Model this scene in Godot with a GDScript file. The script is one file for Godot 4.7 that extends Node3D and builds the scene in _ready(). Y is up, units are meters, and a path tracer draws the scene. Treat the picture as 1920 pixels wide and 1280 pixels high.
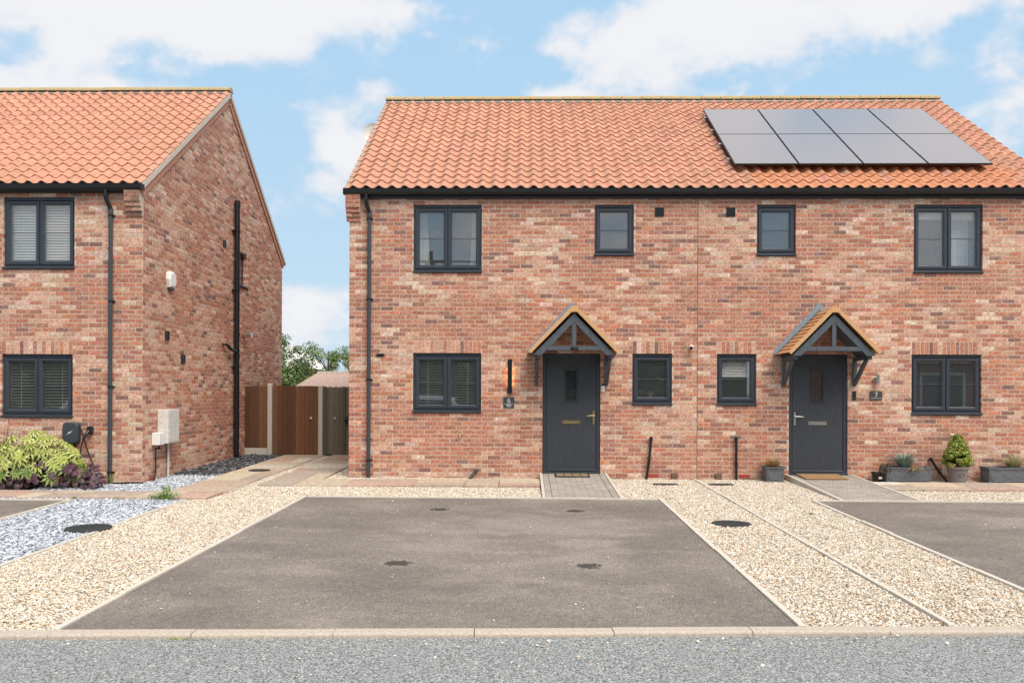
extends Node3D
# Two brick houses with pantile roofs, parking bays, gravel beds and a front road. Metres, y up; the pair's front wall is the plane z = 0.

const SLOPE := 0.018          # the plots fall towards the road
const COURSE := 0.075
var M := {}
var taken := {}
var org := {}
var rng := RandomNumberGenerator.new()
var patch_noise := FastNoiseLite.new()
var brick_kinds := []
var pale_lift := 0.0              # extra pale bricks on a house, partly brightness painted into a dim gable
var tile_kinds := []


class MB:
	var v := PackedVector3Array()
	var n := PackedVector3Array()
	var t := PackedVector2Array()
	var c := PackedColorArray()
	var col := Color.WHITE
	var xf := Transform3D.IDENTITY
	var shift := Vector2.ZERO

	func vert(p: Vector3, nn: Vector3, uv: Vector2) -> void:
		v.append(xf * p)
		n.append((xf.basis * nn).normalized())
		t.append(uv + shift)
		c.append(col)

	func flat(p: Vector3, nn: Vector3) -> Vector2:
		var a := nn.abs()
		if a.y >= a.x and a.y >= a.z:
			return Vector2(p.x, p.z)
		return Vector2(p.z, p.y) if a.x > a.z else Vector2(p.x, p.y)

	# corners run counter-clockwise seen from outside; Godot's front faces run clockwise
	func tri(a: Vector3, b: Vector3, d: Vector3) -> void:
		var nn := (b - a).cross(d - a).normalized()
		vert(a, nn, flat(a, nn)); vert(d, nn, flat(d, nn)); vert(b, nn, flat(b, nn))

	func quad(a: Vector3, b: Vector3, d: Vector3, e: Vector3) -> void:
		var nn := (d - a).cross(e - b).normalized()
		vert(a, nn, flat(a, nn)); vert(d, nn, flat(d, nn)); vert(b, nn, flat(b, nn))
		vert(a, nn, flat(a, nn)); vert(e, nn, flat(e, nn)); vert(d, nn, flat(d, nn))

	func quad_uv(a: Vector3, b: Vector3, d: Vector3, e: Vector3, ua: Vector2, ub: Vector2, ud: Vector2, ue: Vector2) -> void:
		var nn := (d - a).cross(e - b).normalized()
		vert(a, nn, ua); vert(d, nn, ud); vert(b, nn, ub)
		vert(a, nn, ua); vert(e, nn, ue); vert(d, nn, ud)

	func quad_n(a: Vector3, b: Vector3, d: Vector3, e: Vector3, na: Vector3, nb: Vector3, nd: Vector3, ne: Vector3) -> void:
		var m := (na + nd) * 0.5
		vert(a, na, flat(a, m)); vert(d, nd, flat(d, m)); vert(b, nb, flat(b, m))
		vert(a, na, flat(a, m)); vert(e, ne, flat(e, m)); vert(d, nd, flat(d, m))

	# a box with chamfered edges
	func box(lo: Vector3, hi: Vector3, b := 0.0) -> void:
		if b <= 0.0:
			var p := func(i: int) -> Vector3: return Vector3(hi.x if i & 1 else lo.x, hi.y if i & 2 else lo.y, hi.z if i & 4 else lo.z)
			quad(p.call(4), p.call(5), p.call(7), p.call(6)); quad(p.call(1), p.call(0), p.call(2), p.call(3))
			quad(p.call(5), p.call(1), p.call(3), p.call(7)); quad(p.call(0), p.call(4), p.call(6), p.call(2))
			quad(p.call(6), p.call(7), p.call(3), p.call(2)); quad(p.call(0), p.call(1), p.call(5), p.call(4))
			return
		var rings := []
		for k in [[lo.y, b], [lo.y + b, 0.0], [hi.y - b, 0.0], [hi.y, b]]:
			var i: float = k[1]
			var r := []
			var x0 := lo.x + i; var x1 := hi.x - i; var z0 := lo.z + i; var z1 := hi.z - i
			for q in [[x0 + b, z1], [x1 - b, z1], [x1, z1 - b], [x1, z0 + b], [x1 - b, z0], [x0 + b, z0], [x0, z0 + b], [x0, z1 - b]]:
				r.append(Vector3(q[0], k[0], q[1]))
			rings.append(r)
		loft(rings, true, true)

	# rings of points, each counter-clockwise seen from the far end of the loft; flat facets
	func loft(rings: Array, cap0 := false, cap1 := false) -> void:
		for i in rings.size() - 1:
			var a: Array = rings[i]
			var b: Array = rings[i + 1]
			for k in a.size():
				var l := (k + 1) % a.size()
				quad(a[k], a[l], b[l], b[k])
		if cap1:
			fan(rings[-1])
		if cap0:
			var r: Array = rings[0].duplicate()
			r.reverse()
			fan(r)

	func fan(r: Array) -> void:
		for i in range(1, r.size() - 1):
			tri(r[0], r[i], r[i + 1])

	# a flat polygon (counter-clockwise in x, y) pushed from z0 to z1
	func prism(poly: Array, z0: float, z1: float) -> void:
		var pts := PackedVector2Array(poly)
		var idx := Geometry2D.triangulate_polygon(pts)
		for k in range(0, idx.size(), 3):
			var p := [pts[idx[k]], pts[idx[k + 1]], pts[idx[k + 2]]]
			if (p[1] - p[0]).cross(p[2] - p[0]) < 0.0:
				p = [p[0], p[2], p[1]]
			tri(Vector3(p[0].x, p[0].y, z1), Vector3(p[1].x, p[1].y, z1), Vector3(p[2].x, p[2].y, z1))
			tri(Vector3(p[0].x, p[0].y, z0), Vector3(p[2].x, p[2].y, z0), Vector3(p[1].x, p[1].y, z0))
		for k in pts.size():
			var a := pts[k]
			var b := pts[(k + 1) % pts.size()]
			quad(Vector3(a.x, a.y, z0), Vector3(b.x, b.y, z0), Vector3(b.x, b.y, z1), Vector3(a.x, a.y, z1))

	func tube(path: Array, radius, sides := 10, caps := true) -> void:
		var rings := []
		var ref := Vector3.UP
		for i in path.size():
			var d: Vector3 = (path[mini(i + 1, path.size() - 1)] - path[maxi(i - 1, 0)]).normalized()
			if absf(d.dot(ref)) > 0.95:
				ref = Vector3.RIGHT if absf(d.x) < 0.8 else Vector3.BACK
			var x := ref.cross(d).normalized()
			var y := d.cross(x).normalized()
			ref = y
			var rad: float = radius[i] if radius is Array else radius
			var r := []
			for k in sides:
				var an := TAU * k / sides
				r.append([path[i] + (x * cos(an) + y * sin(an)) * rad, x * cos(an) + y * sin(an)])
			rings.append(r)
		for i in rings.size() - 1:
			for k in sides:
				var l := (k + 1) % sides
				var a: Array = rings[i]
				var b: Array = rings[i + 1]
				quad_n(a[k][0], a[l][0], b[l][0], b[k][0], a[k][1], a[l][1], b[l][1], b[k][1])
		if caps:
			var e := []
			var s := []
			for k in sides:
				e.append(rings[-1][k][0]); s.push_front(rings[0][k][0])
			fan(e); fan(s)

	# profile of (radius, height) from bottom to top round a vertical axis through at
	func lathe(profile: Array, at: Vector3, sides := 24) -> void:
		for i in profile.size() - 1:
			var p: Vector2 = profile[i]
			var q: Vector2 = profile[i + 1]
			var s := Vector2(q.y - p.y, p.x - q.x).normalized()
			for k in sides:
				var a0 := TAU * k / sides
				var a1 := TAU * (k + 1) / sides
				var d0 := Vector3(cos(a0), 0, -sin(a0)); var d1 := Vector3(cos(a1), 0, -sin(a1))
				var n0 := d0 * s.x + Vector3.UP * s.y; var n1 := d1 * s.x + Vector3.UP * s.y
				quad_n(at + d0 * p.x + Vector3.UP * p.y, at + d1 * p.x + Vector3.UP * p.y, at + d1 * q.x + Vector3.UP * q.y, at + d0 * q.x + Vector3.UP * q.y, n0, n1, n1, n0)

	func mesh(m: Material = null) -> ArrayMesh:
		var arr := []
		arr.resize(Mesh.ARRAY_MAX)
		arr[Mesh.ARRAY_VERTEX] = v
		arr[Mesh.ARRAY_NORMAL] = n
		arr[Mesh.ARRAY_TEX_UV] = t
		arr[Mesh.ARRAY_COLOR] = c
		var am := ArrayMesh.new()
		am.add_surface_from_arrays(Mesh.PRIMITIVE_TRIANGLES, arr)
		if m:
			am.surface_set_material(0, m)
		return am


# ---------------------------------------------------------------- naming and nodes
func numbered(called: String) -> String:
	if not taken.has(called):
		taken[called] = 0
		return called
	taken[called] += 1
	return "%s_%03d" % [called, taken[called]]


func thing(called: String, label: String, category: String, at := Vector3.ZERO, group := "") -> Node3D:
	var o := Node3D.new()
	o.name = numbered(called)
	add_child(o)
	o.position = at
	org[o] = at
	tag(o, label, category, group)
	return o


func tag(o: Node, label: String, category: String, group := "") -> void:
	o.set_meta("label", label)
	o.set_meta("category", category)
	if group:
		o.set_meta("group", group)


func setting(called: String, at := Vector3.ZERO) -> Node3D:
	var o := Node3D.new()
	o.name = numbered(called)
	add_child(o)
	o.position = at
	org[o] = at
	o.set_meta("kind", "structure")
	return o


func grp(called: String, parent: Node, at: Vector3) -> Node3D:
	var o := Node3D.new()
	o.name = called
	parent.add_child(o, true)
	o.position = at - org[parent]
	org[o] = at
	return o


# geometry given in world coordinates becomes one named mesh under parent
func add(mb: MB, called: String, m: Material, parent: Node) -> MeshInstance3D:
	var o := MeshInstance3D.new()
	o.name = called
	o.mesh = mb.mesh(m)
	parent.add_child(o, true)
	o.position = -org[parent]
	org[o] = Vector3.ZERO
	return o


func put(mesh: Mesh, called: String, parent: Node, xf: Transform3D) -> MeshInstance3D:
	var o := MeshInstance3D.new()
	o.name = called
	o.mesh = mesh
	parent.add_child(o, true)
	o.transform = Transform3D(xf.basis, xf.origin - org[parent])
	return o


# a top-level thing or piece of the setting that is one mesh, its origin at its base
func single(mb: MB, called: String, m: Material, at := Vector3.ZERO) -> MeshInstance3D:
	for i in mb.v.size():
		mb.v[i] -= at
	var o := MeshInstance3D.new()
	o.name = numbered(called)
	o.mesh = mb.mesh(m)
	add_child(o)
	o.position = at
	org[o] = at
	return o


func sheet(called: String, mb: MB, m: Material) -> MeshInstance3D:
	var o := single(mb, called, m)
	o.set_meta("kind", "structure")
	return o


func gy(z: float) -> float:
	return -SLOPE * maxf(z, -4.0)


func gp(x: float, z: float, h := 0.0) -> Vector3:
	return Vector3(x, gy(z) + h, z)


func kerb_z(x: float) -> float:      # the back of the kerb; the road is not quite square to the houses
	return 8.832 - 0.0447 * x


# ---------------------------------------------------------------- materials
func lin(r: float, g: float, b: float) -> Color:
	return Color(r, g, b).linear_to_srgb()


func noise_tex(freq: float, ramp: Array, size := 512, kind := FastNoiseLite.TYPE_SIMPLEX_SMOOTH, octaves := 4, sd := 1) -> NoiseTexture2D:
	var fn := FastNoiseLite.new()
	fn.noise_type = kind
	fn.frequency = freq
	fn.seed = sd
	fn.fractal_octaves = octaves
	if kind == FastNoiseLite.TYPE_CELLULAR:
		fn.cellular_return_type = FastNoiseLite.RETURN_CELL_VALUE
		fn.fractal_type = FastNoiseLite.FRACTAL_NONE
	var t := NoiseTexture2D.new()
	t.width = size
	t.height = size
	t.seamless = true
	t.noise = fn
	t.normalize = true
	if ramp:
		var g := Gradient.new()
		var offs := PackedFloat32Array()
		var cols := PackedColorArray()
		for r in ramp:
			offs.append(r[0]); cols.append(r[1])
		g.offsets = offs
		g.colors = cols
		t.color_ramp = g
	return t


func grey(x: float) -> Color:
	return Color(x, x, x)


func mat(called: String, color: Color, rough := 0.8, metal := 0.0) -> StandardMaterial3D:
	var m := StandardMaterial3D.new()
	m.resource_name = called
	m.albedo_color = color
	m.roughness = rough
	m.metallic = metal
	M[called] = m
	return m


func textured(m: StandardMaterial3D, tex: Texture2D, scale: float, bump: Texture2D = null, height := 0.0, tri := false) -> StandardMaterial3D:
	m.albedo_texture = tex
	if tri:
		m.uv1_triplanar = true
		m.uv1_world_triplanar = true
	m.uv1_scale = Vector3(scale, scale, scale)
	if bump:
		m.heightmap_enabled = true
		m.heightmap_texture = bump
		m.heightmap_scale = height
	return m


func vcol(m: StandardMaterial3D) -> StandardMaterial3D:
	m.vertex_color_use_as_albedo = true
	return m


func make_materials() -> void:
	var soft := noise_tex(0.012, [[0.0, grey(0.86)], [1.0, grey(1.0)]], 512, FastNoiseLite.TYPE_SIMPLEX_SMOOTH, 5, 3)
	var gritty := noise_tex(0.09, [[0.0, grey(0.72)], [0.5, grey(0.9)], [1.0, grey(1.0)]], 512, FastNoiseLite.TYPE_SIMPLEX_SMOOTH, 3, 5)
	var rough_bump := noise_tex(0.06, [], 512, FastNoiseLite.TYPE_SIMPLEX_SMOOTH, 4, 7)
	# fired clay with lime bloom: multiplies the brick's own colour
	var clay := noise_tex(0.02, [[0.0, Color(0.80, 0.70, 0.66)], [0.45, Color(0.90, 0.80, 0.76)], [0.62, Color(0.93, 0.90, 0.88)], [0.8, Color(1, 1, 1)], [1.0, Color(1, 1, 1)]], 512, FastNoiseLite.TYPE_SIMPLEX_SMOOTH, 5, 11)
	textured(vcol(mat("brick", Color.WHITE, 0.92)), clay, 1.6, rough_bump, 0.25, false)
	textured(mat("mortar", lin(0.74, 0.62, 0.49), 0.95), gritty, 1.5)
	textured(mat("brick_plain", lin(0.40, 0.19, 0.13), 0.92), clay, 1.0)
	textured(vcol(mat("clay_tile", Color.WHITE, 0.85)), noise_tex(0.015, [[0.0, Color(0.88, 0.84, 0.82)], [0.6, Color(0.97, 0.95, 0.94)], [1.0, Color(1, 1, 1)]], 512, FastNoiseLite.TYPE_SIMPLEX_SMOOTH, 5, 13), 1.2, null, 0.0, false)
	var lichen := noise_tex(0.03, [[0.0, lin(0.34, 0.27, 0.20)], [0.46, lin(0.42, 0.33, 0.23)], [0.60, lin(0.50, 0.38, 0.14)], [1.0, lin(0.56, 0.41, 0.09)]], 512, FastNoiseLite.TYPE_SIMPLEX_SMOOTH, 5, 17)
	textured(mat("ridge", Color.WHITE, 0.9), lichen, 1.1)
	textured(mat("bedding", lin(0.42, 0.40, 0.35), 0.95), gritty, 2.0)
	textured(mat("verge_mortar", lin(0.76, 0.70, 0.62), 0.95), gritty, 2.0)
	textured(mat("upvc", lin(0.040, 0.048, 0.066), 0.38), soft, 3.0)
	textured(mat("black_plastic", lin(0.012, 0.012, 0.014), 0.32), soft, 2.0)
	textured(mat("grey_plastic", lin(0.055, 0.062, 0.075), 0.45), soft, 3.0)
	var grain := Image.create(256, 256, false, Image.FORMAT_RGB8)
	var gn := FastNoiseLite.new()
	gn.seed = 21
	gn.frequency = 0.05
	gn.fractal_octaves = 4
	for y in 256:
		for x in 256:
			var g := 0.86 + 0.14 * gn.get_noise_2d(x * 2.6, y * 0.22)
			grain.set_pixel(x, y, Color(g, g, g))
	var grain_tex := ImageTexture.create_from_image(grain)
	textured(mat("door_skin", lin(0.050, 0.058, 0.072), 0.5), grain_tex, 1.3, grain_tex, 0.35, false)
	textured(mat("canopy_timber", lin(0.10, 0.122, 0.152), 0.6), grain_tex, 1.0, grain_tex, 0.1, false)
	mat("canopy_dark", lin(0.085, 0.10, 0.125), 0.7)
	textured(mat("roofing_felt", lin(0.04, 0.04, 0.042), 0.9), gritty, 2.0)
	textured(mat("lead", lin(0.27, 0.31, 0.36), 0.55), soft, 2.0)
	textured(vcol(mat("porch_tile", Color.WHITE, 0.85)), soft, 4.0)
	var glass := mat("glass", Color(0.75, 0.8, 0.82, 0.014), 0.0)
	glass.transparency = BaseMaterial3D.TRANSPARENCY_ALPHA
	glass.metallic_specular = 0.5
	mat("brass", lin(0.62, 0.50, 0.30), 0.3, 1.0)
	mat("steel", lin(0.62, 0.61, 0.59), 0.28, 1.0)
	mat("white_plastic", lin(0.78, 0.78, 0.76), 0.4)
	textured(mat("meter_white", lin(0.74, 0.73, 0.69), 0.5), soft, 2.0)
	textured(mat("slate", lin(0.055, 0.06, 0.066), 0.6), gritty, 6.0)
	mat("paint_white", lin(0.7, 0.7, 0.68), 0.6)
	mat("rubber", lin(0.012, 0.012, 0.012), 0.7)
	mat("solar_glass", lin(0.50, 0.47, 0.48), 0.14, 0.92)
	mat("solar_frame", lin(0.012, 0.012, 0.014), 0.4, 0.3)
	mat("aluminium", lin(0.55, 0.55, 0.56), 0.35, 1.0)
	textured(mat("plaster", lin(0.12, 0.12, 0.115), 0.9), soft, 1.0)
	textured(mat("curtain", lin(0.78, 0.77, 0.74), 0.95), soft, 2.0)
	mat("blind_slat", lin(0.62, 0.61, 0.56), 0.6)
	# ground
	textured(vcol(mat("sandstone", Color.WHITE, 0.9)), noise_tex(0.02, [[0.0, grey(0.78)], [0.5, grey(0.9)], [1.0, grey(1.0)]], 512, FastNoiseLite.TYPE_SIMPLEX_SMOOTH, 6, 23), 0.9, rough_bump, 0.3)
	textured(vcol(mat("paver", Color.WHITE, 0.92)), gritty, 2.5, rough_bump, 0.2)
	textured(mat("kerb", lin(0.58, 0.50, 0.42), 0.92), noise_tex(0.05, [[0.0, grey(0.76)], [0.4, grey(0.9)], [1.0, grey(1.0)]], 512, FastNoiseLite.TYPE_SIMPLEX_SMOOTH, 5, 29), 1.2, rough_bump, 0.15)
	textured(mat("edging", lin(0.76, 0.70, 0.61), 0.92), gritty, 1.2, rough_bump, 0.15)
	vcol(mat("stone", Color.WHITE, 0.85))
	textured(mat("gravel_base", Color.WHITE, 0.95), noise_tex(0.11, [[0.0, lin(0.20, 0.15, 0.10)], [0.4, lin(0.42, 0.33, 0.23)], [0.7, lin(0.55, 0.46, 0.34)], [1.0, lin(0.70, 0.64, 0.54)]], 512, FastNoiseLite.TYPE_CELLULAR, 1, 31), 2.2, rough_bump, 0.8)
	textured(mat("slate_base", Color.WHITE, 0.9), noise_tex(0.1, [[0.0, lin(0.14, 0.16, 0.19)], [0.6, lin(0.34, 0.37, 0.42)], [1.0, lin(0.5, 0.53, 0.58)]], 512, FastNoiseLite.TYPE_CELLULAR, 1, 33), 1.6, rough_bump, 0.8)
	var chips := noise_tex(0.2, [[0.0, lin(0.07, 0.072, 0.074)], [0.3, lin(0.19, 0.20, 0.202)], [0.7, lin(0.29, 0.302, 0.305)], [0.93, lin(0.40, 0.41, 0.41)], [1.0, lin(0.62, 0.62, 0.60)]], 1024, FastNoiseLite.TYPE_CELLULAR, 1, 35)
	textured(mat("road", Color.WHITE, 0.9), chips, 0.55, chips, 0.5)
	var tar := noise_tex(0.24, [[0.0, lin(0.10, 0.09, 0.082)], [0.30, lin(0.225, 0.20, 0.182)], [0.8, lin(0.31, 0.275, 0.25)], [0.95, lin(0.44, 0.40, 0.365)], [1.0, lin(0.66, 0.62, 0.57)]], 1024, FastNoiseLite.TYPE_CELLULAR, 1, 37)
	textured(mat("tarmac", Color.WHITE, 0.92), tar, 0.75, tar, 0.25, false)
	textured(mat("grass_ground", lin(0.07, 0.10, 0.03), 0.95), gritty, 0.6, rough_bump, 3.0)
	textured(mat("earth", lin(0.20, 0.16, 0.11), 0.95), gritty, 1.0)
	# timber
	textured(vcol(mat("fence_board", Color.WHITE, 0.85)), grain_tex, 1.6, grain_tex, 0.25, false)
	textured(mat("concrete", lin(0.66, 0.62, 0.54), 0.92), gritty, 2.0, rough_bump, 0.15)
	var iron := mat("iron", lin(0.05, 0.055, 0.06), 0.65)
	textured(iron, gritty, 5.0, rough_bump, 0.3)
	textured(mat("planter", lin(0.17, 0.18, 0.205), 0.6), noise_tex(0.02, [[0.0, grey(0.7)], [0.6, grey(0.9)], [1.0, grey(1.0)]], 512, FastNoiseLite.TYPE_SIMPLEX_SMOOTH, 5, 41), 2.0)
	textured(mat("urn", lin(0.24, 0.21, 0.20), 0.75), soft, 3.0)
	textured(mat("coir", lin(0.52, 0.30, 0.14), 0.98), gritty, 5.0, rough_bump, 0.6)
	textured(mat("mat_buff", lin(0.36, 0.27, 0.16), 0.98), gritty, 6.0, rough_bump, 0.5)
	mat("soil", lin(0.05, 0.035, 0.025), 0.95)
	var leaf := vcol(mat("leaf", Color.WHITE, 0.55))
	leaf.backlight_enabled = true
	leaf.backlight = Color(0.35, 0.35, 0.35)
	vcol(mat("petal_leaf", Color.WHITE, 0.5))
	textured(mat("bark", lin(0.16, 0.12, 0.085), 0.95), gritty, 3.0, rough_bump, 1.0)
	mat("red_plastic", lin(0.38, 0.06, 0.04), 0.6)
	mat("brown_cover", lin(0.15, 0.085, 0.06), 0.6)
	mat("car_paint", lin(0.62, 0.66, 0.70), 0.25)
	M.car_paint.clearcoat_enabled = true
	mat("car_glass", lin(0.02, 0.022, 0.025), 0.05)
	textured(mat("metal_sheet", lin(0.52, 0.37, 0.31), 0.6), soft, 1.0)
	var bulb := mat("lamp_glow", lin(1.0, 0.55, 0.2), 0.5)
	bulb.emission_enabled = true
	bulb.emission = Color(1.0, 0.62, 0.28)
	bulb.emission_energy_multiplier = 0.5
const CLOUDS := [
	[-24.0, 23.2, 10.2, 1.6, 0.75],
	[-18.5, 22.2, 4.0, 1.3, 0.60],
	[-29.1, 20.9, 2.6, 1.0, 0.25],
	[-29.5, 20.0, 1.0, 1.0, 0.25],
	[-5.8, 22.6, 3.5, 1.3, 0.45],
	[-3.1, 21.6, 1.5, 0.9, 0.25],
	[-10.5, 24.7, 6.8, 0.9, 0.55],
	[-10.5, 19.7, 2.7, 1.3, 0.30],
	[-16.1, 18.9, 2.2, 1.4, 0.35],
	[-12.6, 16.8, 1.9, 2.0, 0.50],
	[-13.0, 12.3, 2.1, 2.1, 0.30],
	[-14.0, 4.5, 2.8, 2.1, 0.60],
	[11.6, 23.8, 6.6, 1.9, 0.75],
	[16.7, 22.2, 3.0, 1.5, 0.50],
	[6.6, 22.6, 2.0, 1.2, 0.35],
	[8.2, 20.0, 1.6, 0.8, 0.35],
	[2.3, 19.7, 2.2, 0.4, 0.40],
	[25.5, 22.7, 6.7, 1.1, 0.60],
	[29.2, 18.4, 2.7, 2.1, 0.70],
	[29.7, 15.4, 2.2, 1.8, 0.45],
	[27.2, 16.4, 2.3, 0.9, 0.20],
	[25.5, 20.0, 1.2, 0.9, 0.20],
	[21.5, 21.6, 1.9, 1.2, -0.30],
	[20.0, 19.4, 3.5, 0.9, -0.30],
	[0.4, 23.5, 2.8, 2.0, -0.35],
	[1.2, 21.3, 2.2, 1.0, -0.25],
	[-23.4, 19.2, 4.7, 0.5, -0.30],
	[-31.6, 18.7, 1.9, 0.9, -0.30],
	[-12.7, 21.8, 1.6, 1.4, -0.35],
	[-18.1, 15.0, 1.7, 2.0, -0.20],
	[-1.1, 25.0, 1.5, 0.6, -0.20],
	[12.6, 20.2, 2.1, 0.9, -0.25],
	[-15.9, 11.1, 1.0, 3.1, -0.15],
]


# ---------------------------------------------------------------- the scene
func _ready() -> void:
	rng.seed = 7
	patch_noise.seed = 5
	patch_noise.frequency = 0.45
	patch_noise.fractal_octaves = 3
	set_view_and_light()
	make_materials()
	make_brick_kinds()
	build_ground()
	build_pair()
	build_left_house()
	build_solar()
	build_fences()
	build_fittings()
	build_garden()
	build_behind()
	build_opposite()


func set_view_and_light() -> void:
	var cam := Camera3D.new()
	cam.name = "camera"
	cam.projection = Camera3D.PROJECTION_FRUSTUM
	cam.near = 0.1
	cam.far = 600.0
	cam.size = 0.1 * 1280.0 / 1560.0
	cam.frustum_offset = Vector2(0.1 * 5.0 / 1560.0, 0.1 * 98.0 / 1560.0)
	cam.transform = Transform3D(Basis(Vector3.UP, 0.020) * Basis(Vector3.BACK, 0.004), Vector3(0, 1.49, 14.68))
	add_child(cam)
	cam.current = true
	var e := Environment.new()
	e.background_mode = Environment.BG_SKY
	var sm := PanoramaSkyMaterial.new()
	sm.panorama = sky_picture()
	sm.energy_multiplier = SKY_ENERGY
	e.sky = Sky.new()
	e.sky.sky_material = sm
	e.tonemap_mode = Environment.TONE_MAPPER_LINEAR
	e.tonemap_exposure = EXPOSURE
	e.sdfgi_enabled = true
	e.ssao_enabled = true
	e.ssil_enabled = true
	var w := WorldEnvironment.new()
	w.name = "environment"
	w.environment = e
	add_child(w)
	var sun := DirectionalLight3D.new()
	sun.name = "sun"
	sun.light_energy = SUN_ENERGY
	sun.light_color = Color(1.0, 0.96, 0.90)
	sun.light_angular_distance = 40.0
	sun.shadow_enabled = true
	add_child(sun)
	sun.look_at_from_position(Vector3(3.9, 9.6, 6.2), Vector3.ZERO)

const SKY_ENERGY := 0.39
const EXPOSURE := 2.5
const SUN_ENERGY := 0.5


# broken fair-weather cloud over the whole sky; [azimuth, elevation, half-width, half-height, weight] in degrees for the larger clouds
func sky_picture() -> ImageTexture:
	var w := 2560
	var h := 1280
	var im := Image.create(w, h, false, Image.FORMAT_RGBF)
	var big := FastNoiseLite.new()
	big.seed = 12
	big.frequency = 4.2
	big.fractal_octaves = 7
	big.fractal_gain = 0.56
	var soft := FastNoiseLite.new()
	soft.seed = 40
	soft.frequency = 5.0
	soft.fractal_octaves = 3
	var wisp := FastNoiseLite.new()
	wisp.seed = 77
	wisp.frequency = 17.0
	wisp.fractal_octaves = 4
	wisp.domain_warp_enabled = true
	wisp.domain_warp_frequency = 9.0
	wisp.domain_warp_amplitude = 0.06
	var banks := CLOUDS
	var ground := Color(0.30, 0.29, 0.27)
	for y in h:
		var el := (0.5 - (y + 0.5) / h) * PI
		if el < -0.01:
			im.fill_rect(Rect2i(0, y, w, h - y), ground)
			break
		var ce := cos(el)
		var se := maxf(sin(el), 0.0)
		var deg_el := rad_to_deg(el)
		var f := pow(1.0 - se, 3.2)
		var blue := Color(0.39, 0.645, 0.905).lerp(Color(0.66, 0.82, 0.94), f)
		var high := 0.42 * smoothstep(26.0, 46.0, deg_el)
		for x in w:
			var az := wrapf((x + 0.5) / w * TAU, -PI, PI)
			var p := Vector3(sin(az) * ce, se * 1.7, -cos(az) * ce)
			var d := big.get_noise_3dv(p) * 1.1 + wisp.get_noise_3dv(p) * 0.30
			var bias := high
			if absf(az) < 0.8 and deg_el < 34.0:
				var da := rad_to_deg(az)
				for b in banks:
					var u: float = (da - b[0]) / b[2]
					var v: float = (deg_el - b[1]) / b[3]
					var q := u * u + v * v
					if q < 4.0:
						bias += b[4] * exp(-q * 0.9)
				bias -= 0.12
			var cover := smoothstep(-0.20, 0.34, d + bias)
			var tone := 0.5 + 0.5 * soft.get_noise_3dv(p + Vector3(0, 0.25, 0))
			var body := clampf(0.45 + 1.1 * (d + bias) + 0.5 * (tone - 0.5), 0.0, 1.0)
			var cloud := Color(0.78, 0.81, 0.90).lerp(Color(0.93, 0.93, 0.95), body)
			im.set_pixel(x, y, blue.lerp(cloud, cover * 0.96))
	return ImageTexture.create_from_image(im)


# ---------------------------------------------------------------- brickwork
func brick_color(u: float, v: float) -> Color:
	var p := patch_noise.get_noise_2d(u * 1.0, v * 1.6)
	var k := rng.randf()
	var j := rng.randf_range(0.86, 1.14)
	var pale := clampf(0.34 + pale_lift + 0.85 * p, 0.05, 0.8)
	if v < 0.10: pale = maxf(pale, 0.55)
	var c: Color
	if k < 0.055:
		c = Color(0.32, 0.20, 0.185)
	elif k < 0.115:
		c = Color(0.45, 0.26, 0.215)
	elif k < 0.115 + pale * 0.24:
		c = Color(0.77, 0.63, 0.54)
	elif k < 0.115 + pale:
		c = Color(0.68, 0.46, 0.36)
	elif k < 0.74:
		c = Color(0.56, 0.30, 0.225)
	elif k < 0.90:
		c = Color(0.50, 0.255, 0.19)
	else:
		c = Color(0.61, 0.29, 0.195)
	return Color(c.r * j, c.g * j * rng.randf_range(0.94, 1.06), c.b * j)


func brick_geo(mb: MB, u0: float, u1: float, v0: float, v1: float, f: float, dl := 0.014, dr := 0.014, dt := 0.014, db := 0.014) -> void:
	var b := 0.0035
	var a := [Vector3(u0 + b, v0 + b, f), Vector3(u1 - b, v0 + b, f), Vector3(u1 - b, v1 - b, f), Vector3(u0 + b, v1 - b, f)]
	var g := f - b
	var e := [Vector3(u0, v0, g), Vector3(u1, v0, g), Vector3(u1, v1, g), Vector3(u0, v1, g)]
	mb.quad(a[0], a[1], a[2], a[3])
	for k in 4:
		var l := (k + 1) % 4
		mb.quad(e[k], e[l], a[l], a[k])
		var d: float = [db, dr, dt, dl][k]
		var o := Vector3(0, 0, -d)
		mb.quad(e[k] + o, e[l] + o, e[l], e[k])


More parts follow.
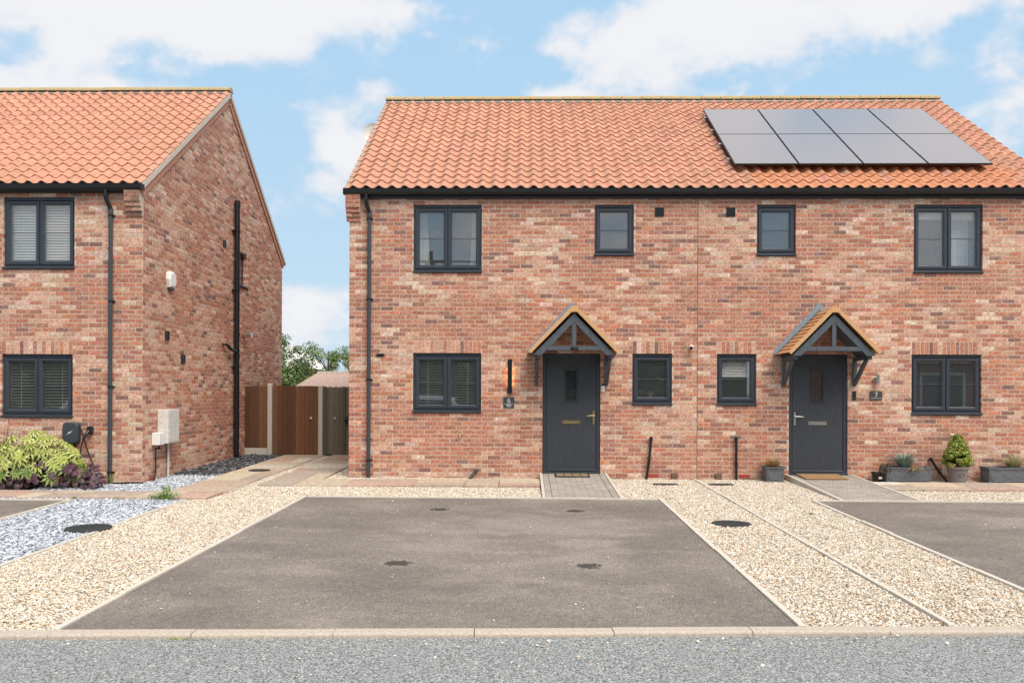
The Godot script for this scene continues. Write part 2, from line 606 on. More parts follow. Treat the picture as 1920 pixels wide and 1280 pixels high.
# stretcher bond over u0..u1, v0..v1, cut round the openings; reach(v) narrows a gable. Gives [u0, u1, v0, v1, side depths] for each brick.
func lay(u0: float, u1: float, v0: float, v1: float, openings: Array, reach = null, offset := 0.0) -> Array:
	var out := []
	var rows := int(round((v1 - v0) / COURSE))
	for i in rows:
		var vb := v0 + i * COURSE
		var lo := vb + 0.005
		var hi := vb + 0.070
		var a := u0
		var b := u1
		if reach != null:
			var r: Vector2 = reach.call(hi)
			a = maxf(a, r.x); b = minf(b, r.y)
		if b - a < 0.03:
			continue
		var spans := [[a, b, false, false]]
		for o in openings:
			if o[2] < hi - 0.004 and o[3] > lo + 0.004:
				var nxt := []
				for s in spans:
					if o[1] <= s[0] or o[0] >= s[1]:
						nxt.append(s)
						continue
					if o[0] > s[0]:
						nxt.append([s[0], o[0], s[2], true])
					if o[1] < s[1]:
						nxt.append([o[1], s[1], true, s[3]])
				spans = nxt
		var start := offset + (0.1125 if i % 2 else 0.0)
		for s in spans:
			var k := floori((s[0] - start) / 0.225)
			while start + k * 0.225 < s[1]:
				var x0: float = maxf(start + k * 0.225, s[0])
				var x1: float = minf(start + k * 0.225 + 0.215, s[1])
				k += 1
				if x1 - x0 < 0.035:
					continue
				out.append([x0, x1, lo, hi, 0.1 if s[2] and x0 - s[0] < 0.012 else 0.014, 0.1 if s[3] and s[1] - x1 < 0.012 else 0.014])
	return out


func make_brick_kinds() -> void:
	for i in 48:
		var mb := MB.new()
		mb.col = brick_color(rng.randf() * 40.0, rng.randf() * 40.0)
		mb.shift = Vector2(rng.randf() * 7.0, rng.randf() * 7.0)
		brick_geo(mb, -0.1075, 0.1075, -0.0325, 0.0325, 0.0)
		brick_kinds.append([mb.mesh(M.brick), mb.col])


# the nearest whole bricks are parts of their own, the others one joined part
func emit_bricks(list: Array, xf: Transform3D, wall: Node3D, singles: int, eye := Vector3(0, 1.49, 14.68)) -> void:
	var whole := []
	for i in list.size():
		var r: Array = list[i]
		if r[1] - r[0] > 0.213 and r[4] < 0.05 and r[5] < 0.05:
			whole.append([eye.distance_to(xf * Vector3((r[0] + r[1]) / 2, (r[2] + r[3]) / 2, 0)), i])
	whole.sort()
	var own := {}
	for i in mini(singles, whole.size()):
		own[whole[i][1]] = true
	var mb := MB.new()
	mb.xf = xf
	for i in list.size():
		var r: Array = list[i]
		var c := brick_color(xf.origin.x + r[0], r[2])
		var f := rng.randf_range(-0.0018, 0.0018)
		var off := Vector2(rng.randf() * 7.0, rng.randf() * 7.0)
		if own.has(i):
			var best := 0
			var gap := 9.0
			for q in 10:
				var k := rng.randi() % brick_kinds.size()
				var e: Color = brick_kinds[k][1]
				var d := absf(e.r - c.r) + absf(e.g - c.g) + absf(e.b - c.b)
				if d < gap:
					gap = d; best = k
			put(brick_kinds[best][0], "brick", wall, xf * Transform3D(Basis(Vector3(0, 0, 1), rng.randf_range(-0.004, 0.004)), Vector3((r[0] + r[1]) / 2, (r[2] + r[3]) / 2, f)))
			continue
		mb.col = c
		mb.shift = off
		var w := rng.randf_range(-0.0015, 0.0015)
		brick_geo(mb, r[0] + (w if r[4] < 0.05 else 0.0), r[1] + (w if r[5] < 0.05 else 0.0), r[2] + w, r[3] + w, f, r[4], r[5])
	var o := add(mb, "brickwork", M.brick, wall)
	o.set_meta("kind", "stuff")


# a mortar wall of given thickness with real openings, in the wall's own axes (u along, v up, w out)
func wall_body(mb: MB, xf: Transform3D, u0: float, u1: float, v0: float, v1: float, openings: Array, w0: float, w1: float) -> void:
	mb.xf = xf
	var us := [u0, u1]
	var vs := [v0, v1]
	for o in openings:
		for k in 2:
			if o[k] > u0 and o[k] < u1 and not us.has(o[k]): us.append(o[k])
			if o[k + 2] > v0 and o[k + 2] < v1 and not vs.has(o[k + 2]): vs.append(o[k + 2])
	us.sort(); vs.sort()
	var hole := func(x: float, y: float) -> bool:
		for o in openings:
			if x > o[0] and x < o[1] and y > o[2] and y < o[3]: return true
		return x < u0 or x > u1 or y < v0 or y > v1
	for i in us.size() - 1:
		for j in vs.size() - 1:
			var a: float = us[i]; var b: float = us[i + 1]; var c: float = vs[j]; var d: float = vs[j + 1]
			var mx := (a + b) / 2; var my := (c + d) / 2
			if hole.call(mx, my): continue
			mb.quad(Vector3(a, c, w1), Vector3(b, c, w1), Vector3(b, d, w1), Vector3(a, d, w1))
			mb.quad(Vector3(b, c, w0), Vector3(a, c, w0), Vector3(a, d, w0), Vector3(b, d, w0))
			if hole.call(a - 0.001, my): mb.quad(Vector3(a, c, w0), Vector3(a, c, w1), Vector3(a, d, w1), Vector3(a, d, w0))
			if hole.call(b + 0.001, my): mb.quad(Vector3(b, c, w1), Vector3(b, c, w0), Vector3(b, d, w0), Vector3(b, d, w1))
			if hole.call(mx, c - 0.001): mb.quad(Vector3(a, c, w0), Vector3(b, c, w0), Vector3(b, c, w1), Vector3(a, c, w1))
			if hole.call(mx, d + 0.001): mb.quad(Vector3(a, d, w1), Vector3(b, d, w1), Vector3(b, d, w0), Vector3(a, d, w0))


func soldier_course(house: Node3D, x0: float, x1: float, y: float, z: float) -> void:
	var g := grp("lintel", house, Vector3((x0 + x1) / 2, y, z))
	var n := int(round((x1 - x0) / 0.075))
	var step := (x1 - x0) / n
	for i in n:
		var mb := MB.new()
		mb.col = brick_color(x0 + i, y)
		mb.shift = Vector2(rng.randf() * 7.0, rng.randf() * 7.0)
		mb.xf = Transform3D(Basis(), Vector3(x0 + step * (i + 0.5), y + 0.1125, z + rng.randf_range(-0.001, 0.002)))
		brick_geo(mb, -step / 2 + 0.005, step / 2 - 0.005, -0.1075, 0.1075, 0.0, 0.014, 0.014, 0.014, 0.1)
		add(mb, "soldier_brick", M.brick, g)


# stepped brick corbel that carries the end of the gutter
func corbel(house: Node3D, x0: float, x1: float, y0: float, z: float, courses: int, steps: int) -> void:
	var g := grp("corbel", house, Vector3((x0 + x1) / 2, y0, z))
	for i in courses:
		var out := 0.035 * mini(i + 1, steps)
		var cuts := [x0, x1] if i % 2 == 0 else [x0, (x0 * 0.58 + x1 * 0.42), x1]
		for k in cuts.size() - 1:
			var mb := MB.new()
			mb.col = brick_color(x0 * 3.0 + i, y0 + i)
			mb.shift = Vector2(rng.randf() * 7.0, rng.randf() * 7.0)
			mb.box(Vector3(cuts[k] + 0.004, y0 + i * COURSE + 0.004, z - 0.02), Vector3(cuts[k + 1] - 0.004, y0 + (i + 1) * COURSE - 0.004, z + out), 0.004)
			add(mb, "brick", M.brick, g)
		var mo := MB.new()
		mo.box(Vector3(x0 + 0.002, y0 + i * COURSE + 0.001, z - 0.02), Vector3(x1 - 0.002, y0 + (i + 1) * COURSE - 0.001, z + out - 0.008))
		add(mo, "mortar", M.mortar, g)


# ---------------------------------------------------------------- roofs
const TILE_W := 0.2265

func roll(t: float) -> float:     # the S of a pantile across its width
	var c := 0.5 + 0.5 * cos(TAU * (t - 0.70))
	return 0.056 * pow(c, 1.25)


func tile_geo(mb: MB, gauge: float) -> void:
	var pts := 11
	var long := gauge + 0.06
	var up := Vector3(0, long, 0)
	for i in pts - 1:
		var t0 := float(i) / (pts - 1); var t1 := float(i + 1) / (pts - 1)
		var x0 := (t0 - 0.01) * TILE_W; var x1 := (t1 - 0.01) * TILE_W * 1.0
		var h0 := roll(t0); var h1 := roll(t1)
		var e := 0.01
		var n0 := Vector3(-(roll(t0 + e) - roll(t0 - e)) / (2 * e * TILE_W), 0.09, 1).normalized()
		var n1 := Vector3(-(roll(t1 + e) - roll(t1 - e)) / (2 * e * TILE_W), 0.09, 1).normalized()
		var a := Vector3(x0, 0, h0 + 0.030); var b := Vector3(x1, 0, h1 + 0.030)
		var k := Vector3(0, 0.006, 0)
		var lift := Vector3(0, 0, -0.030)
		mb.quad_n(a + k, b + k, b + up + lift, a + up + lift, n0, n1, n1, n0)
		mb.quad(a + Vector3(0, 0, -0.005), b + Vector3(0, 0, -0.005), b + k, a + k)
		mb.quad(a + Vector3(0, 0.003, -0.021), b + Vector3(0, 0.003, -0.021), b + Vector3(0, 0, -0.005), a + Vector3(0, 0, -0.005))
	var r := roll(0.0)
	var l := Vector3(-0.01 * TILE_W, 0, r + 0.03)
	mb.quad(l + up + Vector3(0, 0, -0.046), l + Vector3(0, 0, -0.018), l, l + up + Vector3(0, 0, -0.03))
	r = roll(1.0)
	l = Vector3(0.99 * TILE_W, 0, r + 0.03)
	mb.quad(l + Vector3(0, 0, -0.018), l + up + Vector3(0, 0, -0.046), l + up + Vector3(0, 0, -0.03), l)


func tile_color() -> Color:
	var j := rng.randf_range(0.88, 1.09)
	return Color(0.60 * j, 0.312 * j * rng.randf_range(0.96, 1.05), 0.216 * j)


# xf: origin at the eave's left end, x along the eave, y up the slope, z out of the roof
func pantiles(roof: Node3D, xf: Transform3D, cols: int, rows: int, gauge: float, singles: int, vivid = null) -> void:
	var kinds := []
	for i in 14:
		var mb := MB.new()
		mb.col = tile_color()
		if i >= 10:  # the last kinds are more orange, for the rows below the panels
			mb.col = Color(0.64, 0.295, 0.165) * rng.randf_range(0.92, 1.05)
		mb.shift = Vector2(rng.randf() * 5.0, rng.randf() * 5.0)
		tile_geo(mb, gauge)
		kinds.append(mb.mesh(M.clay_tile))
	var order := []
	for r in rows:
		for c in cols:
			order.append([(xf * Vector3(c * TILE_W, r * gauge, 0)).distance_to(Vector3(0, 1.49, 14.68)), r, c])
	order.sort()
	var rest := MB.new()
	for i in order.size():
		var r: int = order[i][1]
		var c: int = order[i][2]
		var wob := Transform3D(Basis(Vector3(0, 0, 1), rng.randf_range(-0.006, 0.006)), Vector3(c * TILE_W + rng.randf_range(-0.002, 0.002), r * gauge + rng.randf_range(-0.004, 0.004), rng.randf_range(-0.002, 0.002)))
		var orange_clay: bool = vivid != null and vivid.call(c, r)
		if i < singles:
			put(kinds[10 + rng.randi() % 4 if orange_clay else rng.randi() % 10], "pantile", roof, xf * wob)
		else:
			rest.xf = xf * wob
			rest.col = Color(0.64, 0.295, 0.165) * rng.randf_range(0.92, 1.05) if orange_clay else tile_color()
			rest.shift = Vector2(rng.randf() * 5.0, rng.randf() * 5.0)
			tile_geo(rest, gauge)
	if rest.v.size():
		var o := add(rest, "pantile_courses", M.clay_tile, roof)
		o.set_meta("kind", "stuff")


func ridge(roof: Node3D, x0: float, x1: float, y: float, z: float) -> void:
	var n := int(round((x1 - x0) / 0.45))
	var step := (x1 - x0) / n
	for i in n:
		var mb := MB.new()
		var a := x0 + i * step + 0.004
		var b := a + step - 0.008
		var tip := rng.randf_range(-0.004, 0.004)
		var rings := []
		for e in [[a, 0.118], [a + 0.03, 0.124], [b - 0.002, 0.118], [b, 0.112]]:
			var ring := []
			for k in 13:
				var an := PI * k / 12.0
				ring.append([Vector3(e[0], y + sin(an) * e[1] * 0.85 + tip, z + cos(an) * e[1]), Vector3(0, sin(an), cos(an))])
			rings.append(ring)
		for q in 3:
			for k in 12:
				var p: Array = rings[q]
				var s: Array = rings[q + 1]
				mb.quad_n(p[k][0], s[k][0], s[k + 1][0], p[k + 1][0], p[k][1], s[k][1], s[k + 1][1], p[k + 1][1])
		for q in [0, 3]:
			var face := []
			for k in 13: face.append(rings[q][k][0])
			if q == 3: face.reverse()
			mb.fan(face)
		add(mb, "ridge_tile", M.ridge, roof)


# ---------------------------------------------------------------- windows
func rect_ring(x0: float, x1: float, y0: float, y1: float, i: float, z: float) -> Array:
	return [Vector3(x0 + i, y0 + i, z), Vector3(x1 - i, y0 + i, z), Vector3(x1 - i, y1 - i, z), Vector3(x0 + i, y1 - i, z)]


# a mitred frame: face at zf, bevelled towards the inside, going back to zb
func frame_geo(mb: MB, x0: float, x1: float, y0: float, y1: float, w: float, zf: float, zb: float, bev := 0.014) -> void:
	var loops := [rect_ring(x0, x1, y0, y1, 0.0, zb), rect_ring(x0, x1, y0, y1, 0.0, zf - 0.004), rect_ring(x0, x1, y0, y1, 0.004, zf), rect_ring(x0, x1, y0, y1, w - bev, zf), rect_ring(x0, x1, y0, y1, w, zf - bev), rect_ring(x0, x1, y0, y1, w, zb)]
	mb.loft(loops)
	for k in 4:
		var l := (k + 1) % 4
		mb.quad(loops[5][k], loops[5][l], loops[0][l], loops[0][k])


func pane_geo(mb: MB, x0: float, x1: float, y0: float, y1: float, z: float) -> void:
	for d in [0.0, -0.018, -0.036]:
		mb.box(Vector3(x0, y0, z + d - 0.004), Vector3(x1, y1, z + d))


# a casement window in an opening whose wall face is at z
func window(house: Node3D, x0: float, x1: float, y0: float, y1: float, z: float, sashes: int, bar := true) -> Node3D:
	var g := grp("window", house, Vector3((x0 + x1) / 2, y0, z))
	var zf := z - 0.03
	var sill := 0.042
	var yb := y0 + sill
	var mb := MB.new()
	frame_geo(mb, x0 + 0.002, x1 - 0.002, yb, y1 - 0.002, 0.052, zf - 0.012, zf - 0.075, 0.01)
	var mid := (x0 + x1) / 2
	if sashes == 2:
		mb.box(Vector3(mid - 0.026, yb + 0.05, zf - 0.075), Vector3(mid + 0.026, y1 - 0.052, zf - 0.013), 0.004)
	add(mb, "frame", M.upvc, g)
	mb = MB.new()
	mb.box(Vector3(x0 - 0.012, y0, z - 0.09), Vector3(x1 + 0.012, y0 + 0.030, z + 0.035), 0.005)
	mb.box(Vector3(x0 + 0.004, y0 + 0.028, z - 0.09), Vector3(x1 - 0.004, yb + 0.001, z - 0.012), 0.003)
	add(mb, "sill", M.upvc, g)
	var spans := [[x0 + 0.036, x1 - 0.036]] if sashes == 1 else [[x0 + 0.036, mid - 0.008], [mid + 0.008, x1 - 0.036]]
	for s in spans:
		mb = MB.new()
		frame_geo(mb, s[0], s[1], yb + 0.036, y1 - 0.060, 0.064, zf + 0.006, zf - 0.06, 0.02)
		add(mb, "sash", M.upvc, g)
		mb = MB.new()
		pane_geo(mb, s[0] + 0.06, s[1] - 0.06, yb + 0.096, y1 - 0.120, zf - 0.018)
		add(mb, "pane", M.glass, g)
		if bar:
			mb = MB.new()
			var my := (yb + y1 - 0.02) / 2
			mb.box(Vector3(s[0] + 0.062, my - 0.009, zf - 0.0345), Vector3(s[1] - 0.062, my + 0.009, zf - 0.0235))
			add(mb, "glazing_bar", M.grey_plastic, g)
		mb = MB.new()
		mb.box(Vector3(s[0] + 0.07, y1 - 0.048, zf - 0.013), Vector3(s[1] - 0.07, y1 - 0.030, zf + 0.004), 0.004)
		add(mb, "trickle_vent", M.upvc, g)
	return g


# ---------------------------------------------------------------- doors and porch hoods
func door(house: Node3D, x0: float, x1: float, y0: float, y1: float, z: float, metal: Material, handle_right: bool) -> void:
	var g := grp("door", house, Vector3((x0 + x1) / 2, y0, z))
	var zf := z - 0.025
	var mb := MB.new()
	frame_geo(mb, x0 + 0.002, x1 - 0.002, y0, y1 - 0.002, 0.066, zf, zf - 0.08, 0.012)
	add(mb, "frame", M.upvc, g)
	mb = MB.new()
	mb.box(Vector3(x0 - 0.005, y0 - 0.012, z - 0.1), Vector3(x1 + 0.005, y0 + 0.022, z + 0.02), 0.004)
	add(mb, "threshold", M.upvc, g)
	var cx := (x0 + x1) / 2
	var l := x0 + 0.072; var r := x1 - 0.072; var b := y0 + 0.034; var t := y1 - 0.072
	var gx0 := cx - 0.095; var gx1 := cx + 0.095; var gy0 := b + 1.245; var gy1 := b + 1.78
	mb = MB.new()
	wall_body(mb, Transform3D.IDENTITY, l, r, b, t, [[gx0, gx1, gy0, gy1], [cx - 0.13, cx + 0.13, b + 0.845, b + 0.875]], zf - 0.062, zf - 0.016)
	add(mb, "leaf", M.door_skin, g)
	mb = MB.new()
	frame_geo(mb, gx0 - 0.028, gx1 + 0.028, gy0 - 0.028, gy1 + 0.028, 0.034, zf - 0.003, zf - 0.04, 0.02)
	add(mb, "glazing_frame", M.upvc, g)
	mb = MB.new()
	pane_geo(mb, gx0, gx1, gy0, gy1, zf - 0.03)
	add(mb, "pane", M.glass, g)
	mb = MB.new()
	frame_geo(mb, cx - 0.158, cx + 0.158, b + 0.825, b + 0.895, 0.013, zf - 0.004, zf - 0.03, 0.006)
	mb.box(Vector3(cx - 0.14, b + 0.84, zf - 0.022), Vector3(cx + 0.14, b + 0.88, zf - 0.010), 0.004)
	add(mb, "letter_plate", metal, g)
	var hx := r - 0.038 if handle_right else l + 0.038
	var s := -1.0 if handle_right else 1.0
	mb = MB.new()
	mb.box(Vector3(hx - 0.019, b + 0.815, zf - 0.018), Vector3(hx + 0.019, b + 1.06, zf - 0.004), 0.006)
	mb.tube([Vector3(hx, b + 0.975, zf - 0.006), Vector3(hx, b + 0.975, zf + 0.045)], 0.011)
	mb.tube([Vector3(hx - s * 0.01, b + 0.975, zf + 0.045), Vector3(hx + s * 0.06, b + 0.977, zf + 0.048), Vector3(hx + s * 0.135, b + 0.970, zf + 0.044)], [0.011, 0.010, 0.007])
	mb.tube([Vector3(hx, b + 0.865, zf - 0.006), Vector3(hx, b + 0.865, zf + 0.006)], 0.013)
	add(mb, "handle", metal, g)
	mb = MB.new()
	mb.box(Vector3(l + 0.002, b - 0.008, zf - 0.03), Vector3(r - 0.002, b + 0.028, zf + 0.012), 0.006)
	add(mb, "weather_bar", M.upvc, g)


func porch(house: Node3D, cx: float, lamp: bool) -> void:
	var g := grp("porch_hood", house, Vector3(cx, 2.14, 0))
	var depth := 0.74
	var mb: MB
	for s in [-1.0, 1.0]:
		# rafter at the front of the gable
		var poly := [Vector2(0, 2.842), Vector2(0, 2.700), Vector2(s * 0.545, 2.142), Vector2(s * 0.690, 2.142)]
		if s < 0: poly.reverse()
		for i in poly.size(): poly[i] += Vector2(cx, 0)
		# counter-clockwise order
		var area := 0.0
		for i in poly.size(): area += poly[i].cross(poly[(i + 1) % poly.size()])
		if area < 0: poly.reverse()
		mb = MB.new()
		mb.prism(poly, depth - 0.045, depth)
		add(mb, "rafter", M.canopy_timber, g)
		# boarded underside
		mb = MB.new()
		poly = [Vector2(cx, 2.838), Vector2(cx, 2.815), Vector2(cx + s * 0.66, 2.150), Vector2(cx + s * 0.685, 2.150)]
		area = 0.0
		for i in poly.size(): area += poly[i].cross(poly[(i + 1) % poly.size()])
		if area < 0: poly.reverse()
		mb.prism(poly, 0.012, depth - 0.047)
		add(mb, "soffit_board", M.canopy_dark, g)
		# side beam and wall bracket
		mb = MB.new()
		mb.box(Vector3(cx + s * 0.615 - 0.033, 2.085, 0.012), Vector3(cx + s * 0.615 + 0.033, 2.146, depth - 0.05), 0.005)
		add(mb, "side_beam", M.canopy_timber, g)
		mb = MB.new()
		mb.box(Vector3(cx + s * 0.615 - 0.031, 1.645, 0.002), Vector3(cx + s * 0.615 + 0.031, 2.084, 0.055), 0.005)
		mb.xf = Transform3D(Basis(), Vector3(cx + s * 0.615, 0, 0))
		var path := []
		for k in 9:
			var q := k / 8.0
			path.append(Vector3(0, 1.69 + 0.40 * q + 0.035 * sin(PI * q) * -1.0, 0.05 + 0.48 * q * q * 0.4 + 0.30 * q))
		for k in 8:
			var a: Vector3 = path[k]
			var b: Vector3 = path[k + 1]
			var w := Vector3(0.026, 0, 0)
			var d := (b - a).normalized()
			var o := Vector3(0, d.z, -d.y) * 0.028
			mb.loft([[a - w - o, a - w + o, a + w + o, a + w - o], [b - w - o, b - w + o, b + w + o, b + w - o]], k == 0, k == 7)
		mb.xf = Transform3D.IDENTITY
		add(mb, "bracket", M.canopy_timber, g)
		# small plain tiles, eleven courses up each slope
		var slope := Vector3(-s, 1.02, 0).normalized()
		var nor := Vector3(s * 1.02, 1, 0).normalized()
		var foot := Vector3(cx + s * 0.742, 2.182, 0)
		var length := 1.035
		var rows := 11
		for r in rows:
			var cuts := [0.03, 0.18, 0.345, 0.51, 0.675, 0.79] if r % 2 == 0 else [0.03, 0.10, 0.262, 0.427, 0.592, 0.757, 0.79]
			for k in cuts.size() - 1:
				mb = MB.new()
				var j := rng.randf_range(0.9, 1.06)
				mb.col = Color(0.68 * j, 0.35 * j * rng.randf_range(0.96, 1.05), 0.155 * j)
				var lo := foot + slope * (length / rows * r) + nor * 0.030
				var hi := foot + slope * (length / rows * (r + 1) + 0.02) + nor * 0.012
				var th := nor * -0.014
				var za: float = cuts[k] + 0.002
				var zb: float = cuts[k + 1] - 0.002
				var A := Vector3(0, 0, za)
				var B := Vector3(0, 0, zb)
				if s > 0:
					mb.loft([[lo + th + B, hi + th + B, hi + B, lo + B], [lo + th + A, hi + th + A, hi + A, lo + A]], true, true)
				else:
					mb.loft([[lo + th + A, hi + th + A, hi + A, lo + A], [lo + th + B, hi + th + B, hi + B, lo + B]], true, true)
				add(mb, "tile", M.porch_tile, g)
		mb = MB.new()
		mb.col = Color(0.70, 0.41, 0.20)
		var va := foot + Vector3(0, 0, 0.792); var vb := foot + slope * (length + 0.03) + Vector3(0, 0, 0.792)
		var lo_ := nor * -0.022; var hi_ := nor * 0.040; var dz := Vector3(0, 0, -0.03)
		if s < 0:
			mb.loft([[va + lo_ + dz, va + hi_ + dz, va + hi_, va + lo_].map(func(w): return w), [vb + lo_ + dz, vb + hi_ + dz, vb + hi_, vb + lo_]], true, true)
		else:
			mb.loft([[va + lo_, va + hi_, va + hi_ + dz, va + lo_ + dz], [vb + lo_, vb + hi_, vb + hi_ + dz, vb + lo_ + dz]], true, true)
		add(mb, "verge_tile", M.porch_tile, g)
		# lead flashing dressed up the wall and over the tiles
		mb = MB.new()
		var f0 := Vector3(cx + s * 0.785, 2.175, 0.014); var f1 := Vector3(cx, 2.985, 0.014)
		var up := Vector3(0, 0.125, 0)
		var lay_ := nor * 0.034
		var tri := [f0, f1, f1 + up, f0 + up * 0.7 + Vector3(-s * 0.005, 0, 0)]
		var back := []
		for q in tri: back.append(q + Vector3(0, 0, -0.012))
		var front := []
		for q in tri: front.append(q + Vector3(0, 0, 0.004))
		if s > 0:
			mb.loft([back, front].map(func(x): x.reverse(); return x), true, true)
		else:
			mb.loft([back, front], true, true)
		var base0 := foot + lay_ + Vector3(s * 0.012, -0.012, 0); var base1 := foot + slope * (length + 0.01) + lay_
		var z0 := Vector3(0, 0, 0.012); var z1 := Vector3(0, 0, 0.125)
		mb.loft([[base0 + z0, base0 + z1, base0 + z1 + nor * 0.005, base0 + z0 + nor * 0.005], [base1 + z0, base1 + z1, base1 + z1 + nor * 0.005, base1 + z0 + nor * 0.005]], true, true)
		add(mb, "lead_flashing", M.lead, g)
	for k in 3:
		mb = MB.new()
		var j := rng.randf_range(0.94, 1.05)
		mb.col = Color(0.69 * j, 0.39 * j, 0.18 * j)
		var za := 0.03 + k * 0.2565
		var top := [Vector2(-0.085, 2.862), Vector2(0.085, 2.862), Vector2(0.03, 2.945), Vector2(0.0, 2.955), Vector2(-0.03, 2.945)]
		for i in top.size(): top[i] += Vector2(cx, 0)
		mb.prism(top, za, za + 0.252)
		add(mb, "hip_tile", M.porch_tile, g)
	mb = MB.new()
	mb.box(Vector3(cx - 0.54, 2.222, depth - 0.05), Vector3(cx + 0.54, 2.292, depth - 0.004), 0.005)
	add(mb, "tie_beam", M.canopy_timber, g)
	mb = MB.new()
	mb.box(Vector3(cx - 0.036, 2.293, depth - 0.048), Vector3(cx + 0.036, 2.735, depth - 0.006), 0.005)
	add(mb, "king_post", M.canopy_timber, g)
	if lamp:
		mb = MB.new()
		mb.lathe([Vector2(0.0, 2.225), Vector2(0.05, 2.228), Vector2(0.065, 2.245), Vector2(0.06, 2.275), Vector2(0.0, 2.280)], Vector3(cx + 0.005, 0, depth + 0.02), 16)
		add(mb, "porch_light", M.black_plastic, g)


# ---------------------------------------------------------------- rainwater goods
func gutter(house: Node3D, x0: float, x1: float, y: float, z: float) -> void:
	var mb := MB.new()
	var out := [Vector2(-0.055, 0.0), Vector2(-0.052, -0.06), Vector2(-0.03, -0.092), Vector2(0.0, -0.100), Vector2(0.03, -0.094), Vector2(0.052, -0.065), Vector2(0.058, -0.012), Vector2(0.064, -0.008), Vector2(0.064, 0.0)]
	var a := []
	var b := []
	for p in out:
		a.append(Vector3(x0, y + p.y, z + p.x)); b.append(Vector3(x1, y + p.y, z + p.x))
	for p in [Vector2(0.050, 0.0), Vector2(0.045, -0.06), Vector2(0.0, -0.092), Vector2(-0.045, -0.06), Vector2(-0.048, 0.0)]:
		a.append(Vector3(x0, y + p.y, z + p.x)); b.append(Vector3(x1, y + p.y, z + p.x))
	for k in a.size():
		var l := (k + 1) % a.size()
		mb.quad(a[k], b[k], b[l], a[l])
	for e in [x0, x1]:
		mb.box(Vector3(e - 0.006, y - 0.102, z - 0.057), Vector3(e + 0.006, y + 0.002, z + 0.066))
	add(mb, "gutter", M.black_plastic, house)


func downpipe(house: Node3D, x: float, top: float, bottom: float, zg: float, zw: float) -> void:
	var g := grp("downpipe", house, Vector3(x, bottom, zw))
	var mb := MB.new()
	var zp := zw + 0.055
	mb.tube([Vector3(x - 0.05, top, zg), Vector3(x - 0.05, top - 0.11, zg), Vector3(x - 0.045, top - 0.16, zg - 0.01), Vector3(x - 0.008, top - 0.29, zp + 0.012), Vector3(x, top - 0.34, zp)], 0.036, 14)
	add(mb, "swan_neck", M.black_plastic, g)
	mb = MB.new()
	mb.tube([Vector3(x, top - 0.33, zp), Vector3(x, bottom, zp)], 0.034, 14)
	mb.tube([Vector3(x, top - 0.31, zp), Vector3(x, top - 0.40, zp)], 0.039, 14)
	add(mb, "pipe", M.grey_plastic, g)
	var y := top - 0.42
	while y > bottom + 0.2:
		mb = MB.new()
		mb.tube([Vector3(x, y - 0.015, zp), Vector3(x, y + 0.015, zp)], 0.041, 14)
		mb.box(Vector3(x - 0.062, y - 0.011, zw), Vector3(x + 0.062, y + 0.011, zw + 0.03), 0.003)
		add(mb, "clip", M.black_plastic, g)
		y -= 1.42


func vent(house: Node3D, c: Vector3, w: float, h: float, face: Vector3) -> void:
	var mb := MB.new()
	var side := Vector3.UP.cross(face)
	mb.xf = Transform3D(Basis(side, Vector3.UP, face), c)
	frame_geo(mb, -w / 2, w / 2, -h / 2, h / 2, 0.012, 0.014, 0.0, 0.004)
	var n := maxi(2, int(h / 0.025))
	for k in n:
		var y := -h / 2 + h * (k + 0.5) / n
		mb.box(Vector3(-w / 2 + 0.01, y - 0.008, 0.001), Vector3(w / 2 - 0.01, y + 0.003, 0.009))
	mb.box(Vector3(-w / 2 + 0.005, -h / 2 + 0.005, 0.0), Vector3(w / 2 - 0.005, h / 2 - 0.005, 0.002))
	add(mb, "vent", M.black_plastic, house)


# ---------------------------------------------------------------- ground pieces
func slab_quad(mb: MB, pts: Array, h: float, thick: float) -> void:    # a paving piece laid on the falling ground, edges eased
	var b := 0.006
	var c := Vector2.ZERO
	for p in pts: c += p / pts.size()
	var rings := [[], [], [], []]
	for p in pts:
		var q: Vector2 = p + (c - p).normalized() * b
		rings[0].append(gp(p.x, p.y, h - thick)); rings[1].append(gp(p.x, p.y, h - b))
		rings[2].append(gp(q.x, q.y, h)); rings[3].append(gp(q.x, q.y, h))
	mb.loft([rings[0], rings[1], rings[2]], false, true)


func edging(called: String, a: Vector2, b: Vector2, w := 0.05, h := 0.016, unit := 0.915) -> void:
	var o := setting(called, gp((a.x + b.x) / 2, (a.y + b.y) / 2))
	var n := maxi(1, int(round(a.distance_to(b) / unit)))
	var d := (b - a) / n
	var s := Vector2(-d.y, d.x).normalized() * w / 2
	for i in n:
		var p := a + d * i + d.normalized() * 0.003
		var q := a + d * (i + 1) - d.normalized() * 0.003
		var j := Vector2(rng.randf_range(-0.004, 0.004), rng.randf_range(-0.004, 0.004))
		var mb := MB.new()
		var r := [p + s + j, q + s + j, q - s + j, p - s + j]
		slab_quad(mb, r, h + rng.randf_range(-0.004, 0.004), 0.16)
		add(mb, "edging_stone", M.edging, o)


